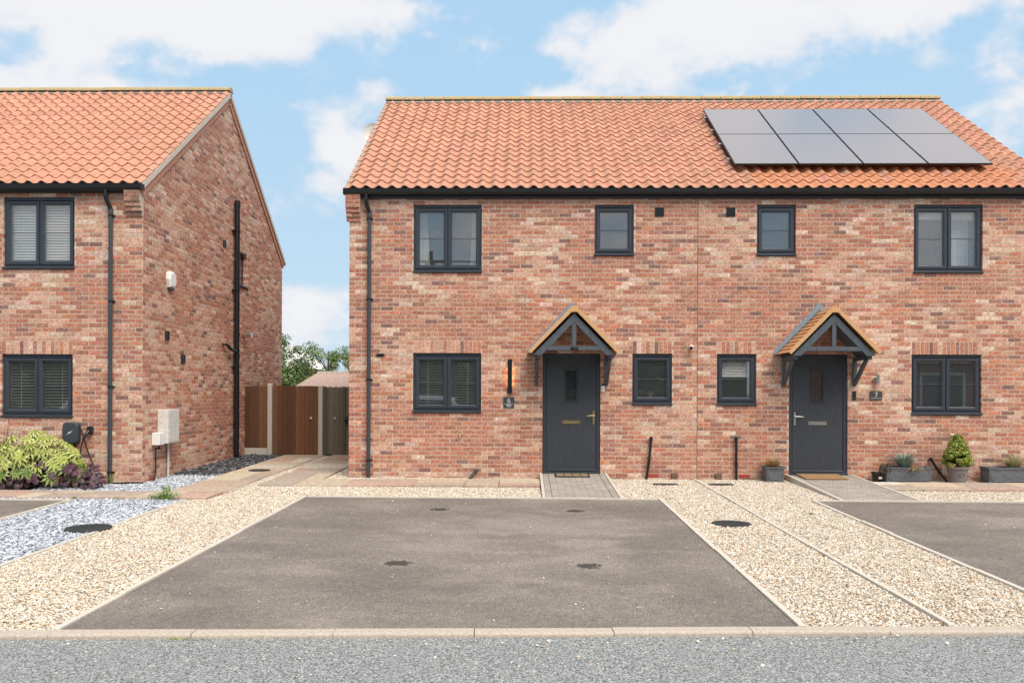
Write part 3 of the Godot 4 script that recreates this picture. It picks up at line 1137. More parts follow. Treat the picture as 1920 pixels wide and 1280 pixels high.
# courses of riven slabs: axis 0 runs along x, axis 1 along z
func slab_path(called: String, a0: float, a1: float, b0: float, b1: float, along_x: bool, lift = null) -> void:
	var o := setting(called, gp((a0 + a1) / 2, (b0 + b1) / 2) if along_x else gp((b0 + b1) / 2, (a0 + a1) / 2))
	var shades := [Color(0.60, 0.46, 0.35), Color(0.57, 0.43, 0.34), Color(0.64, 0.53, 0.40), Color(0.48, 0.385, 0.32), Color(0.58, 0.40, 0.32), Color(0.76, 0.69, 0.59), Color(0.53, 0.44, 0.36), Color(0.66, 0.52, 0.38)]
	var p := a0
	while p < a1 - 0.05:
		var len: float = [0.29, 0.56, 0.56, 0.84, 0.84][rng.randi() % 5]
		if a1 - p - len < 0.2: len = a1 - p
		var cuts := [b0, b1]
		var k := rng.randf()
		if k < 0.45: cuts = [b0, b0 + (b1 - b0) * (0.36 if rng.randf() < 0.5 else 0.64), b1]
		for i in cuts.size() - 1:
			var mb := MB.new()
			var j := rng.randf_range(0.92, 1.08)
			var s: Color = shades[rng.randi() % shades.size()]
			mb.col = Color(s.r * j, s.g * j, s.b * j)
			var r := [Vector2(p + 0.005, cuts[i + 1] - 0.005), Vector2(p + len - 0.005, cuts[i + 1] - 0.005), Vector2(p + len - 0.005, cuts[i] + 0.005), Vector2(p + 0.005, cuts[i] + 0.005)]
			if not along_x:
				r = r.map(func(q): return Vector2(q.y, q.x))
				r.reverse()
			var h := 0.02 + rng.randf_range(-0.003, 0.003)
			if lift != null: h += lift.call(p + len / 2)
			slab_quad(mb, r, h, 0.05)
			add(mb, "slab", M.sandstone, o)
		p += len


# block paving that ramps up to a door sill
func block_path(x0: float, x1: float, top: float, z1: float) -> void:
	var o := setting("block_path", Vector3((x0 + x1) / 2, 0, z1 / 2))
	var end := gy(z1) + 0.012
	var y := func(z: float) -> float: return lerpf(top, end, clampf(z / z1, 0, 1))
	var block := func(a: float, b: float, c: float, d: float) -> void:
		var mb := MB.new()
		var j := rng.randf_range(0.86, 1.1)
		mb.col = Color(0.47 * j, 0.42 * j * rng.randf_range(0.98, 1.03), 0.375 * j)
		var g := 0.0035
		var e := 0.004
		var h := rng.randf_range(-0.0015, 0.0015)
		var r0 := []; var r1 := []; var r2 := []
		for q in [Vector2(a + g, d - g), Vector2(b - g, d - g), Vector2(b - g, c + g), Vector2(a + g, c + g)]:
			var m := Vector2((a + b) / 2, (c + d) / 2)
			var i: Vector2 = q + (m - q).sign() * e
			r0.append(Vector3(q.x, y.call(q.y) - 0.06, q.y)); r1.append(Vector3(q.x, y.call(q.y) - e + h, q.y)); r2.append(Vector3(i.x, y.call(i.y) + h, i.y))
		mb.loft([r0, r1, r2], false, true)
		add(mb, "paver", M.paver, o)
	var zs := 0.0
	while zs < z1 - 0.05:
		var ze := minf(zs + 0.2, z1)
		block.call(x0 + 0.05, x0 + 0.15, zs, ze); block.call(x1 - 0.15, x1 - 0.05, zs, ze)
		zs += 0.2
	var row := 0
	var w := x1 - x0 - 0.3
	while row * 0.1 < z1 - 0.02:
		var c := row * 0.1
		var d := minf(c + 0.1, z1)
		var step := w / 4.0
		var s := x0 + 0.15 - (step / 2 if row % 2 else 0.0)
		while s < x1 - 0.151:
			var a := maxf(s, x0 + 0.15)
			var b := minf(s + step, x1 - 0.15)
			if b - a > 0.02: block.call(a, b, c, d)
			s += step
		row += 1
	var bed := MB.new()
	bed.quad(Vector3(x0 + 0.04, y.call(z1) - 0.014, z1), Vector3(x1 - 0.04, y.call(z1) - 0.014, z1), Vector3(x1 - 0.04, top - 0.014, 0.0), Vector3(x0 + 0.04, top - 0.014, 0.0))
	add(bed, "bedding_sand", M.earth, o)
	for x in [x0 + 0.025, x1 - 0.025]:
		for k in 3:
			var a: float = z1 * k / 3.0 + 0.003
			var b: float = z1 * (k + 1) / 3.0 - 0.003
			var mb := MB.new()
			var r0 := []; var r1 := []; var r2 := []
			for q in [Vector2(x - 0.024, b), Vector2(x + 0.024, b), Vector2(x + 0.024, a), Vector2(x - 0.024, a)]:
				r0.append(Vector3(q.x, y.call(q.y) - 0.16, q.y)); r1.append(Vector3(q.x, y.call(q.y) + 0.004, q.y))
				r2.append(Vector3(q.x + 0.004 * signf(x - q.x), y.call(q.y) + 0.010, q.y))
			mb.loft([r0, r1, r2], false, true)
			add(mb, "edging_stone", M.edging, o)


func rock_mesh(flatness: float, m: Material, sd: int) -> ArrayMesh:
	var r := RandomNumberGenerator.new()
	r.seed = sd
	var g := (1.0 + sqrt(5.0)) / 2.0
	var p := [Vector3(-1, g, 0), Vector3(1, g, 0), Vector3(-1, -g, 0), Vector3(1, -g, 0), Vector3(0, -1, g), Vector3(0, 1, g), Vector3(0, -1, -g), Vector3(0, 1, -g), Vector3(g, 0, -1), Vector3(g, 0, 1), Vector3(-g, 0, -1), Vector3(-g, 0, 1)]
	for i in p.size():
		p[i] = p[i].normalized() * r.randf_range(0.75, 1.2) * Vector3(1.15, flatness, 0.85) * 0.5
	var mb := MB.new()
	for f in [[0, 11, 5], [0, 5, 1], [0, 1, 7], [0, 7, 10], [0, 10, 11], [1, 5, 9], [5, 11, 4], [11, 10, 2], [10, 7, 6], [7, 1, 8], [3, 9, 4], [3, 4, 2], [3, 2, 6], [3, 6, 8], [3, 8, 9], [4, 9, 5], [2, 4, 11], [6, 2, 10], [8, 6, 7], [9, 8, 1]]:
		mb.tri(p[f[0]], p[f[1]], p[f[2]])
	return mb.mesh(m)


# loose stones over some plots: one mass nobody could count
func scatter(called: String, label: String, category: String, plots: Array, density: float, smin: float, smax: float, palette: Array, flatness: float, h: float, sd: int, holes := []) -> void:
	var r := RandomNumberGenerator.new()
	r.seed = sd
	var buf := PackedFloat32Array()
	var count := 0
	for poly in plots:
		var pts := PackedVector2Array(poly)
		var lo := pts[0]
		var hi := pts[0]
		for q in pts:
			lo = lo.min(q); hi = hi.max(q)
		for i in int((hi.x - lo.x) * (hi.y - lo.y) * density):
			var q := Vector2(r.randf_range(lo.x, hi.x), r.randf_range(lo.y, hi.y))
			var s := smin + (smax - smin) * pow(r.randf(), 1.8)
			var yaw := r.randf() * TAU
			var tilt := Vector3(r.randf_range(-0.5, 0.5), yaw, r.randf_range(-0.5, 0.5))
			var c: Color = palette[r.randi() % palette.size()]
			var j := r.randf_range(0.82, 1.12)
			var up := r.randf_range(-0.3, 0.35) * s
			if not Geometry2D.is_point_in_polygon(q, pts):
				continue
			var inside := false
			for e in holes:
				if Vector2((q.x - e[0]) / e[2], (q.y - e[1]) / e[3]).length() < 1.0: inside = true
			if inside:
				continue
			var b := Basis.from_euler(tilt).scaled(Vector3(s, s, s))
			var y := gy(q.y) + h + up
			buf.append_array(PackedFloat32Array([b.x.x, b.y.x, b.z.x, q.x, b.x.y, b.y.y, b.z.y, y, b.x.z, b.y.z, b.z.z, q.y, c.r * j, c.g * j, c.b * j, 1.0]))
			count += 1
	var mm := MultiMesh.new()
	mm.transform_format = MultiMesh.TRANSFORM_3D
	mm.use_colors = true
	mm.mesh = rock_mesh(flatness, M.stone, sd)
	mm.instance_count = count
	mm.buffer = buf
	var o := MultiMeshInstance3D.new()
	o.name = numbered(called)
	o.multimesh = mm
	add_child(o)
	tag(o, label, category)
	o.set_meta("kind", "stuff")


func manhole(x: float, z: float, r: float, h: float, label: String) -> void:
	var at := gp(x, z, h)
	var o := thing("manhole_cover", label, "manhole cover", at)
	var mb := MB.new()
	mb.lathe([Vector2(r * 1.0, -0.04), Vector2(r * 1.0, 0.004), Vector2(r * 0.985, 0.010), Vector2(r * 0.90, 0.010), Vector2(r * 0.90, 0.004)], at, 36)
	add(mb, "rim", M.iron, o)
	mb = MB.new()
	mb.lathe([Vector2(r * 0.895, -0.02), Vector2(r * 0.895, 0.006), Vector2(r * 0.885, 0.009), Vector2(0.0, 0.009)], at, 36)
	for i in range(-4, 5):
		for k in range(-4, 5):
			if Vector2(i, k).length() < 4.3:
				var c := at + Vector3(i * r * 0.19, 0.008, k * r * 0.19)
				mb.box(c - Vector3(r * 0.06, 0, r * 0.06), c + Vector3(r * 0.06, 0.005, r * 0.06))
	add(mb, "lid", M.iron, o)


# ---------------------------------------------------------------- plants
func blade_tuft(mb: MB, at: Vector3, count: int, height: float, spread: float, width: float, cols: Array, r: RandomNumberGenerator, droop := 0.5) -> void:
	for i in count:
		var an := r.randf() * TAU
		var d := Vector3(cos(an), 0, sin(an))
		var side := Vector3(-d.z, 0, d.x) * width * 0.5
		var len := height * r.randf_range(0.6, 1.1)
		var out := spread * r.randf_range(0.15, 1.0)
		var c: Color = cols[r.randi() % cols.size()]
		var j := r.randf_range(0.8, 1.15)
		mb.col = Color(c.r * j, c.g * j, c.b * j)
		var base := at + d * r.randf() * spread * 0.22
		var prev := base
		var n := 4
		for k in n:
			var q := float(k + 1) / n
			var p := base + d * out * q * (0.5 + 0.5 * q) + Vector3.UP * len * (q - droop * q * q * (out / maxf(spread, 0.01)) * 0.9)
			var w0 := 1.0 - float(k) / n
			var w1 := 1.0 - q
			if k == n - 1:
				mb.tri(prev - side * w0, prev + side * w0, p)
			else:
				mb.quad(prev - side * w0, prev + side * w0, p + side * w1, p - side * w1)
			prev = p


func leaf_mass(mb: MB, r: RandomNumberGenerator, clumps: Array, per: int, size: float, cols: Array) -> void:
	for cl in clumps:
		var c: Vector3 = cl[0]
		var rad: float = cl[1]
		var base: Color = cols[r.randi() % cols.size()]
		for i in per:
			var d := Vector3(r.randfn(), r.randfn(), r.randfn()).normalized() * rad * pow(r.randf(), 0.45)
			d.y *= 0.8
			var p := c + d
			var nn := (d.normalized() * 0.7 + Vector3(r.randf_range(-1, 1), r.randf_range(-0.3, 1.2), r.randf_range(-1, 1))).normalized()
			var x := nn.cross(Vector3(r.randf_range(-1, 1), r.randf_range(-1, 1), r.randf_range(-1, 1))).normalized()
			var y := nn.cross(x)
			var s := size * r.randf_range(0.6, 1.3)
			var j := r.randf_range(0.7, 1.25)
			mb.col = Color(base.r * j, base.g * j, base.b * j)
			mb.tri(p - x * s * 0.5, p + y * s * 0.32, p + x * s * 0.5)
			mb.tri(p - x * s * 0.5, p + x * s * 0.5, p - y * s * 0.32)


func tree(called: String, label: String, at: Vector3, height: float, rad: float, sd: int, cols: Array, leaf: float, per := 90, low := 0.25, group := "") -> void:
	var r := RandomNumberGenerator.new()
	r.seed = sd
	var o := thing(called, label, "tree", at, group)
	var mb := MB.new()
	var lean := Vector3(r.randf_range(-0.05, 0.05), 1, r.randf_range(-0.05, 0.05)) * height
	var tr := maxf(height * 0.022, 0.05)
	mb.tube([at - Vector3(0, 0.15, 0), at + lean * 0.2, at + lean * 0.5, at + lean * 0.85], [tr * 1.3, tr, tr * 0.7, tr * 0.2], 9)
	var clumps := []
	for i in 46:
		var an := r.randf() * TAU
		var q := r.randf()
		var yy := low + (1.0 - low) * q
		var wide := rad * sqrt(maxf(0.0, 1.0 - pow((q - 0.42) / 0.62, 2.0))) * r.randf_range(0.45, 1.0)
		var c := at + Vector3(cos(an) * wide, yy * height * 0.93, sin(an) * wide)
		clumps.append([c, rad * r.randf_range(0.20, 0.36)])
		if i % 3 == 0:
			var s := at + lean * clampf(yy - 0.28, 0.1, 0.75)
			mb.tube([s, s.lerp(c, 0.5) + Vector3(0, 0.05 * height * r.randf(), 0), c], [tr * 0.45, tr * 0.28, tr * 0.08], 6)
	add(mb, "trunk", M.bark, o)
	mb = MB.new()
	leaf_mass(mb, r, clumps, per, leaf, cols)
	add(mb, "crown", M.leaf, o)


func smooth_path(pts: Array, steps := 8) -> Array:
	var out := []
	for i in pts.size() - 1:
		var a: Vector3 = pts[maxi(i - 1, 0)]
		var b: Vector3 = pts[i]
		var c: Vector3 = pts[i + 1]
		var d: Vector3 = pts[mini(i + 2, pts.size() - 1)]
		for k in steps:
			out.append(b.cubic_interpolate(c, a, d, float(k) / steps))
	out.append(pts[-1])
	return out


func blind(x0: float, x1: float, y0: float, y1: float, z: float, pitch: float, tilt: float, label: String, m: Material = null) -> void:
	var o := thing("venetian_blind", label, "blind", Vector3((x0 + x1) / 2, y0, z))
	var y := y1 - 0.04
	while y > y0:
		var mb := MB.new()
		mb.xf = Transform3D(Basis(Vector3.RIGHT, tilt), Vector3((x0 + x1) / 2, y, z))
		mb.box(Vector3(-(x1 - x0) / 2, -0.0009, -0.0225), Vector3((x1 - x0) / 2, 0.0009, 0.0225))
		add(mb, "slat", m if m else M.blind_slat, o)
		y -= pitch
	var mb2 := MB.new()
	mb2.box(Vector3(x0, y1 - 0.035, z - 0.025), Vector3(x1, y1, z + 0.025), 0.004)
	add(mb2, "head_rail", M.blind_slat, o)
	var n := maxi(2, int((x1 - x0) / 0.3))
	for k in n:
		var x := x0 + (x1 - x0) * (k + 0.5) / n
		mb2 = MB.new()
		mb2.tube([Vector3(x, y0, z + 0.024), Vector3(x, y1, z + 0.024)], 0.0022, 5)
		add(mb2, "ladder_cord", M.blind_slat, o)


func curtain(x0t: float, x1t: float, x0b: float, x1b: float, y0: float, y1: float, z: float, label: String) -> void:
	var mb := MB.new()
	var n := 36
	for i in n:
		var p := float(i) / n
		var q := float(i + 1) / n
		var za := z + 0.022 * sin(p * TAU * 5.0)
		var zb := z + 0.022 * sin(q * TAU * 5.0)
		var a := Vector3(lerpf(x0b, x1b, p), y0, za); var b := Vector3(lerpf(x0b, x1b, q), y0, zb)
		var c := Vector3(lerpf(x0t, x1t, q), y1, zb); var d := Vector3(lerpf(x0t, x1t, p), y1, za)
		mb.quad(a, b, c, d)
		var k := Vector3(0, 0, -0.003)
		mb.quad(b + k, a + k, d + k, c + k)
	tag(single(mb, "curtain", M.curtain, Vector3((x0b + x1b) / 2, y0, z)), label, "curtain")


func car(at: Vector3, turn: float, label: String, m: Material) -> void:
	var o := thing("parked_car", label, "car", at)
	o.rotation.y = turn
	org[o] = Vector3.ZERO
	var side := [Vector2(-2.1, 0.42), Vector2(-2.12, 0.72), Vector2(-1.95, 0.95), Vector2(-1.75, 1.02), Vector2(-1.35, 1.50), Vector2(-0.9, 1.60), Vector2(0.35, 1.58), Vector2(0.75, 1.46), Vector2(1.2, 1.06), Vector2(1.9, 0.92), Vector2(2.12, 0.72), Vector2(2.12, 0.42), Vector2(1.75, 0.28), Vector2(-1.75, 0.28)]
	side.reverse()
	var mb := MB.new()
	var rings := []
	for e in [[-0.88, 0.90], [-0.80, 0.985], [-0.60, 1.0], [0.60, 1.0], [0.80, 0.985], [0.88, 0.90]]:
		var ring := []
		for p in side:
			var tuck: float = 0.16 * clampf((p.y - 0.95) / 0.6, 0.0, 1.0) * signf(e[0])
			ring.append(Vector3(p.x * lerpf(1.0, e[1], 0.5), 0.28 + (p.y - 0.28) * e[1], e[0] - tuck * absf(e[0])))
		rings.append(ring)
	rings.reverse()
	for r in rings: r.reverse()
	rings.reverse()
	mb.loft(rings, true, true)
	add(mb, "body", m, o)
	for s in [-1.0, 1.0]:
		mb = MB.new()
		var q := [Vector3(-1.28, 1.06, 0.86 * s), Vector3(0.95, 1.06, 0.86 * s), Vector3(0.62, 1.40, 0.80 * s), Vector3(-0.98, 1.44, 0.80 * s)]
		if s < 0: q.reverse()
		mb.quad(q[0], q[1], q[2], q[3])
		add(mb, "side_window", M.car_glass, o)
		for x in [-1.32, 1.32]:
			var w := grp("wheel", o, Vector3(x, 0.33, 0.80 * s))
			mb = MB.new()
			mb.tube([Vector3(x, 0.33, 0.66 * s), Vector3(x, 0.33, 0.90 * s)], 0.33, 24)
			add(mb, "tyre", M.rubber, w)
			mb = MB.new()
			mb.tube([Vector3(x, 0.33, 0.88 * s), Vector3(x, 0.33, 0.908 * s)], 0.21, 16)
			add(mb, "rim", M.steel, w)
	mb = MB.new()
	mb.quad(Vector3(1.15, 1.12, -0.70), Vector3(0.80, 1.46, -0.62), Vector3(0.80, 1.46, 0.62), Vector3(1.15, 1.12, 0.70))
	mb.xf = Transform3D(Basis(), Vector3(0.02, 0.02, 0))
	add(mb, "windscreen", M.car_glass, o)
	mb = MB.new()
	mb.quad(Vector3(-1.72, 1.08, 0.68), Vector3(-1.40, 1.46, 0.62), Vector3(-1.40, 1.46, -0.62), Vector3(-1.72, 1.08, -0.68))
	mb.xf = Transform3D(Basis(), Vector3(-0.02, 0.0, 0))
	add(mb, "rear_window", M.car_glass, o)
	for s in [-1.0, 1.0]:
		mb = MB.new()
		mb.box(Vector3(2.0, 0.70, 0.5 * s - 0.16), Vector3(2.13, 0.82, 0.5 * s + 0.16), 0.02)
		add(mb, "headlight", M.steel, o)
		mb = MB.new()
		mb.box(Vector3(-2.14, 0.72, 0.62 * s - 0.12), Vector3(-2.02, 0.92, 0.62 * s + 0.12), 0.02)
		add(mb, "tail_light", M.red_plastic, o)


func rect2(x0: float, z0: float, x1: float, z1: float) -> Array:
	return [Vector2(x0, z0), Vector2(x1, z0), Vector2(x1, z1), Vector2(x0, z1)]


func flat_sheet(called: String, pts: Array, h: float, m: Material) -> void:
	var mb := MB.new()
	var idx := Geometry2D.triangulate_polygon(PackedVector2Array(pts))
	for k in range(0, idx.size(), 3):
		var a := pts[idx[k]] as Vector2
		var b := pts[idx[k + 1]] as Vector2
		var c := pts[idx[k + 2]] as Vector2
		if (b - a).cross(c - a) > 0.0:
			var s := b; b = c; c = s
		mb.tri(gp(a.x, a.y, h), gp(b.x, b.y, h), gp(c.x, c.y, h))
	sheet(called, mb, m)


# a parking bay: speckled tarmac with worn, stained patches
func parking_bay(pts: Array, sd: int, oil_stains: Array) -> void:
	var lo := pts[0] as Vector2
	var hi := pts[0] as Vector2
	for q in pts:
		lo = lo.min(q); hi = hi.max(q)
	var n := 384
	# pale road dust trodden into the surface: centre and half-widths
	var dust_patches := [Vector4(0.2, 4.6, 1.1, 1.3), Vector4(0.7, 6.3, 0.5, 0.9), Vector4(-0.9, 5.6, 0.9, 0.6), Vector4(6.6, 4.4, 1.4, 0.7), Vector4(-0.3, 7.6, 0.7, 0.35)]
	var im := Image.create(n, n, false, Image.FORMAT_RGB8)
	var fn := FastNoiseLite.new()
	fn.seed = sd
	fn.frequency = 0.5
	fn.fractal_octaves = 5
	var fine := FastNoiseLite.new()
	fine.seed = sd + 9
	fine.frequency = 9.0
	fine.fractal_octaves = 2
	var dust := FastNoiseLite.new()
	dust.seed = sd + 4
	dust.frequency = 0.9
	dust.fractal_octaves = 5
	for y in n:
		for x in n:
			var px := lo.x + (hi.x - lo.x) * (x + 0.5) / n
			var pz := lo.y + (hi.y - lo.y) * (y + 0.5) / n
			var k := 0.87 + 0.12 * fn.get_noise_2d(px, pz * 1.3) + 0.06 * fine.get_noise_2d(px, pz) + 0.07 * smoothstep(0.0, 0.5, dust.get_noise_2d(px * 0.8, pz * 1.6))
			for s in dust_patches:
				var e := Vector2((px - s.x) / s.z, (pz - s.y) / s.w).length() + 0.9 * dust.get_noise_2d(px * 1.3, pz * 2.0) + 0.25 * fine.get_noise_2d(px, pz)
				k += 0.10 * smoothstep(1.1, 0.35, e)
			for t in oil_stains:
				var d := Vector2((px - t.x) / 0.135, (pz - t.y) / 0.125).length() + 0.45 * fine.get_noise_2d(px * 1.5, pz * 1.5)
				k *= lerpf(0.55, 1.0, smoothstep(0.75, 1.0, d))
				k += 0.07 * smoothstep(1.6, 1.05, d) * smoothstep(0.9, 1.05, d)
			k = clampf(k, 0.0, 1.0)
			im.set_pixel(x, y, Color(k, k * 0.985, k * 0.965))
	var m: StandardMaterial3D = M.tarmac.duplicate()
	m.detail_enabled = true
	m.detail_blend_mode = BaseMaterial3D.BLEND_MODE_MUL
	m.detail_uv_layer = BaseMaterial3D.DETAIL_UV_2
	m.detail_albedo = ImageTexture.create_from_image(im)
	var v := PackedVector3Array()
	var nn := PackedVector3Array()
	var u1 := PackedVector2Array()
	var u2 := PackedVector2Array()
	var idx := Geometry2D.triangulate_polygon(PackedVector2Array(pts))
	for k in range(0, idx.size(), 3):
		var p := [pts[idx[k]], pts[idx[k + 1]], pts[idx[k + 2]]]
		if (p[1] - p[0]).cross(p[2] - p[0]) < 0.0: p = [p[0], p[2], p[1]]
		for q in p:
			v.append(gp(q.x, q.y)); nn.append(Vector3(0, 1, SLOPE).normalized()); u1.append(q); u2.append(Vector2((q.x - lo.x) / (hi.x - lo.x), (q.y - lo.y) / (hi.y - lo.y)))
	var arr := []
	arr.resize(Mesh.ARRAY_MAX)
	arr[Mesh.ARRAY_VERTEX] = v; arr[Mesh.ARRAY_NORMAL] = nn; arr[Mesh.ARRAY_TEX_UV] = u1; arr[Mesh.ARRAY_TEX_UV2] = u2
	var am := ArrayMesh.new()
	am.add_surface_from_arrays(Mesh.PRIMITIVE_TRIANGLES, arr)
	am.surface_set_material(0, m)
	var o := MeshInstance3D.new()
	o.name = numbered("driveway")
	o.mesh = am
	add_child(o)
	o.set_meta("kind", "structure")


func build_ground() -> void:
	var mb := MB.new()
	mb.quad(Vector3(-300, -0.40, 300), Vector3(300, -0.40, 300), Vector3(300, -0.40, -300), Vector3(-300, -0.40, -300))
	sheet("ground", mb, M.grass_ground)
	mb = MB.new()
	mb.quad(Vector3(-60, 0.045, -4.3), Vector3(60, 0.045, -4.3), Vector3(60, 0.045, -120), Vector3(-60, 0.045, -120))
	sheet("lawn", mb, M.grass_ground)
	# plot base under everything in front of and between the houses
	flat_sheet("gravel_bed", [Vector2(-4.9, -4.3), Vector2(9.6, -4.3), Vector2(9.6, kerb_z(9.6)), Vector2(-4.9, kerb_z(-4.9))], -0.022, M.gravel_base)
	flat_sheet("slate_bed", [Vector2(-20, -4.3), Vector2(-4.9, -4.3), Vector2(-4.9, kerb_z(-4.9)), Vector2(-20, kerb_z(-20))], -0.022, M.slate_base)
	flat_sheet("neighbouring_plot", [Vector2(9.6, -4.3), Vector2(30, -4.3), Vector2(30, kerb_z(30)), Vector2(9.6, kerb_z(9.6))], -0.022, M.gravel_base)
	# road and kerb
	var ry := func(x: float) -> float: return gy(kerb_z(x)) - 0.028
	mb = MB.new()
	mb.quad(Vector3(-40, ry.call(-40.0) + 0.0, kerb_z(-40) + 0.06), Vector3(-40, ry.call(-40.0), kerb_z(-40) + 6.2), Vector3(40, ry.call(40.0), kerb_z(40) + 6.2), Vector3(40, ry.call(40.0), kerb_z(40) + 0.06))
	sheet("road", mb, M.road)
	var kerb := setting("kerb", Vector3(0, gy(kerb_z(0)), kerb_z(0)))
	var x := -3.251 - 0.965 * 14
	while x < 16.0:
		mb = MB.new()
		var dir := Vector3(1, 0.018 * 0.0447, -0.0447).normalized()
		var perp := Vector3(0.0447, 0, 1).normalized()
		var a := Vector3(x + 0.004, gy(kerb_z(x)) + 0.006, kerb_z(x)) + Vector3(0, rng.randf_range(-0.003, 0.003), rng.randf_range(-0.004, 0.004))
		var prof := [Vector2(0, -0.2), Vector2(0.125, -0.2), Vector2(0.125, -0.016), Vector2(0.120, -0.006), Vector2(0.108, 0.0), Vector2(0.004, 0.0), Vector2(0, -0.004)]
		var r0 := []
		var r1 := []
		for p in prof:
			r0.append(a + perp * p.x + Vector3(0, p.y, 0)); r1.append(a + dir * 0.9605 + perp * p.x + Vector3(0, p.y, 0))
		mb.loft([r1, r0], true, true)
		add(mb, "kerb_stone", M.kerb, kerb)
		x += 0.965
	# parking bays and their edgings
	parking_bay([Vector2(-3.23, 2.49), Vector2(1.94, 2.55), Vector2(1.94, kerb_z(1.94)), Vector2(-3.23, kerb_z(-3.23))], 51, [Vector2(-1.15, 3.55), Vector2(0.66, 3.60), Vector2(-1.21, 6.80), Vector2(0.59, 6.85)])
	parking_bay([Vector2(4.185, 2.60), Vector2(9.55, 2.62), Vector2(9.55, kerb_z(9.55)), Vector2(4.185, kerb_z(4.185))], 61, [])
	parking_bay([Vector2(-11.8, 2.99), Vector2(-6.49, 2.99), Vector2(-6.49, kerb_z(-6.49)), Vector2(-11.8, kerb_z(-11.8))], 71, [])
	edging("bay_edging", Vector2(-3.256, kerb_z(-3.25) - 0.005), Vector2(-3.256, 2.44))
	edging("bay_edging", Vector2(-3.228, 2.464), Vector2(1.938, 2.524))
	edging("bay_edging", Vector2(1.966, kerb_z(1.97) - 0.005), Vector2(1.966, 2.50))
	edging("bay_edging", Vector2(4.158, kerb_z(4.16) - 0.005), Vector2(4.158, 2.55))
	edging("bay_edging", Vector2(4.186, 2.574), Vector2(9.55, 2.594))
	edging("bay_edging", Vector2(-6.463, kerb_z(-6.46) - 0.005), Vector2(-6.463, 2.94))
	edging("bay_edging", Vector2(-11.8, 2.964), Vector2(-6.49, 2.964))
	edging("plot_edging", Vector2(3.045, kerb_z(3.05) - 0.005), Vector2(2.96, 0.05), 0.045, 0.014)
	edging("plot_edging", Vector2(-4.885, kerb_z(-4.9) - 0.005), Vector2(-4.885, 2.80), 0.05, 0.008)
	edging("plot_edging", Vector2(-4.545, 2.0), Vector2(-4.545, -4.0), 0.03, 0.010)
	# paths
	slab_path("stone_path", -10.2, -4.62, 2.06, 2.76, true)
	slab_path("stone_path", -4.1, 2.04, -5.46, -4.57, false)
	slab_path("stone_path", -4.1, 0.40, -4.36, -3.50, false)
	slab_path("stone_path", -4.36, 0.24, 0.42, 1.26, true, func(q: float) -> float: return 0.02 * clampf((q + 3.0) / 3.0, 0.0, 1.0))
	slab_path("stone_path", 5.74, 9.6, 0.50, 1.40, true, func(q: float) -> float: return 0.012)
	block_path(0.245, 1.435, 0.088, 2.50)
	block_path(4.555, 5.735, 0.086, 2.55)
	# loose stone
	var gold := [Color(0.66, 0.55, 0.42), Color(0.73, 0.65, 0.54), Color(0.58, 0.43, 0.28), Color(0.82, 0.77, 0.69), Color(0.64, 0.52, 0.38), Color(0.48, 0.31, 0.18), Color(0.56, 0.50, 0.43), Color(0.76, 0.69, 0.58), Color(0.86, 0.83, 0.78), Color(0.34, 0.28, 0.23), Color(0.68, 0.57, 0.44), Color(0.46, 0.45, 0.43), Color(0.72, 0.63, 0.51), Color(0.80, 0.75, 0.66)]
	var beds := [
		[Vector2(-4.85, kerb_z(-4.85)), Vector2(-3.29, kerb_z(-3.29)), Vector2(-3.29, 2.43), Vector2(0.23, 2.48), Vector2(0.23, 1.27), Vector2(-4.37, 1.27), Vector2(-4.37, -3.95), Vector2(-4.53, -3.95), Vector2(-4.53, 2.03), Vector2(-4.6, 2.78), Vector2(-4.85, 2.82)],
		rect2(-3.13, 0.02, 0.23, 0.41), rect2(-3.49, -3.95, -3.15, 0.41),
		[Vector2(1.445, 0.02), Vector2(2.93, 0.02), Vector2(3.01, kerb_z(3.0)), Vector2(1.995, kerb_z(2.0)), Vector2(1.995, 2.49), Vector2(1.445, 2.49)],
		[Vector2(2.99, 0.02), Vector2(4.545, 0.02), Vector2(4.545, 2.54), Vector2(4.13, 2.54), Vector2(4.13, kerb_z(4.1)), Vector2(3.075, kerb_z(3.1))],
		rect2(5.745, 0.02, 9.6, 0.49), rect2(5.745, 1.41, 9.6, 2.55)]
	scatter("golden_gravel", "pale golden gravel covering the beds beside the parking bays", "gravel", beds, 6200.0, 0.011, 0.026, gold, 0.62, -0.006, 81, [[2.51, 4.5, 0.235, 0.235], [2.34, 0.74, 0.22, 0.13], [3.27, 0.72, 0.22, 0.13]])
	var pale := [Color(0.44, 0.47, 0.53), Color(0.55, 0.58, 0.63), Color(0.62, 0.65, 0.69), Color(0.36, 0.39, 0.46), Color(0.50, 0.52, 0.57), Color(0.68, 0.70, 0.73), Color(0.28, 0.31, 0.37)]
	scatter("slate_chippings", "blue grey slate chippings beside the tan edging", "slate chippings", [[Vector2(-6.43, 2.79), Vector2(-4.92, 2.79), Vector2(-4.92, kerb_z(-4.9)), Vector2(-6.43, kerb_z(-6.4))], rect2(-10.2, 2.77, -6.43, 2.935), rect2(-7.7, 0.985, -5.48, 2.05), rect2(-6.37, -0.4, -5.48, 0.985)], 1900.0, 0.02, 0.05, pale, 0.42, -0.006, 83, [[-5.06, 5.15, 0.25, 0.25]])
	var dark := [Color(0.045, 0.048, 0.055), Color(0.07, 0.075, 0.085), Color(0.11, 0.12, 0.13), Color(0.03, 0.03, 0.035), Color(0.20, 0.21, 0.23)]
	scatter("slate_chippings", "near black slate chippings along the foot of the gable wall", "slate chippings", [rect2(-6.37, -4.0, -5.49, -0.15)], 1900.0, 0.03, 0.075, dark, 0.5, 0.0, 85)
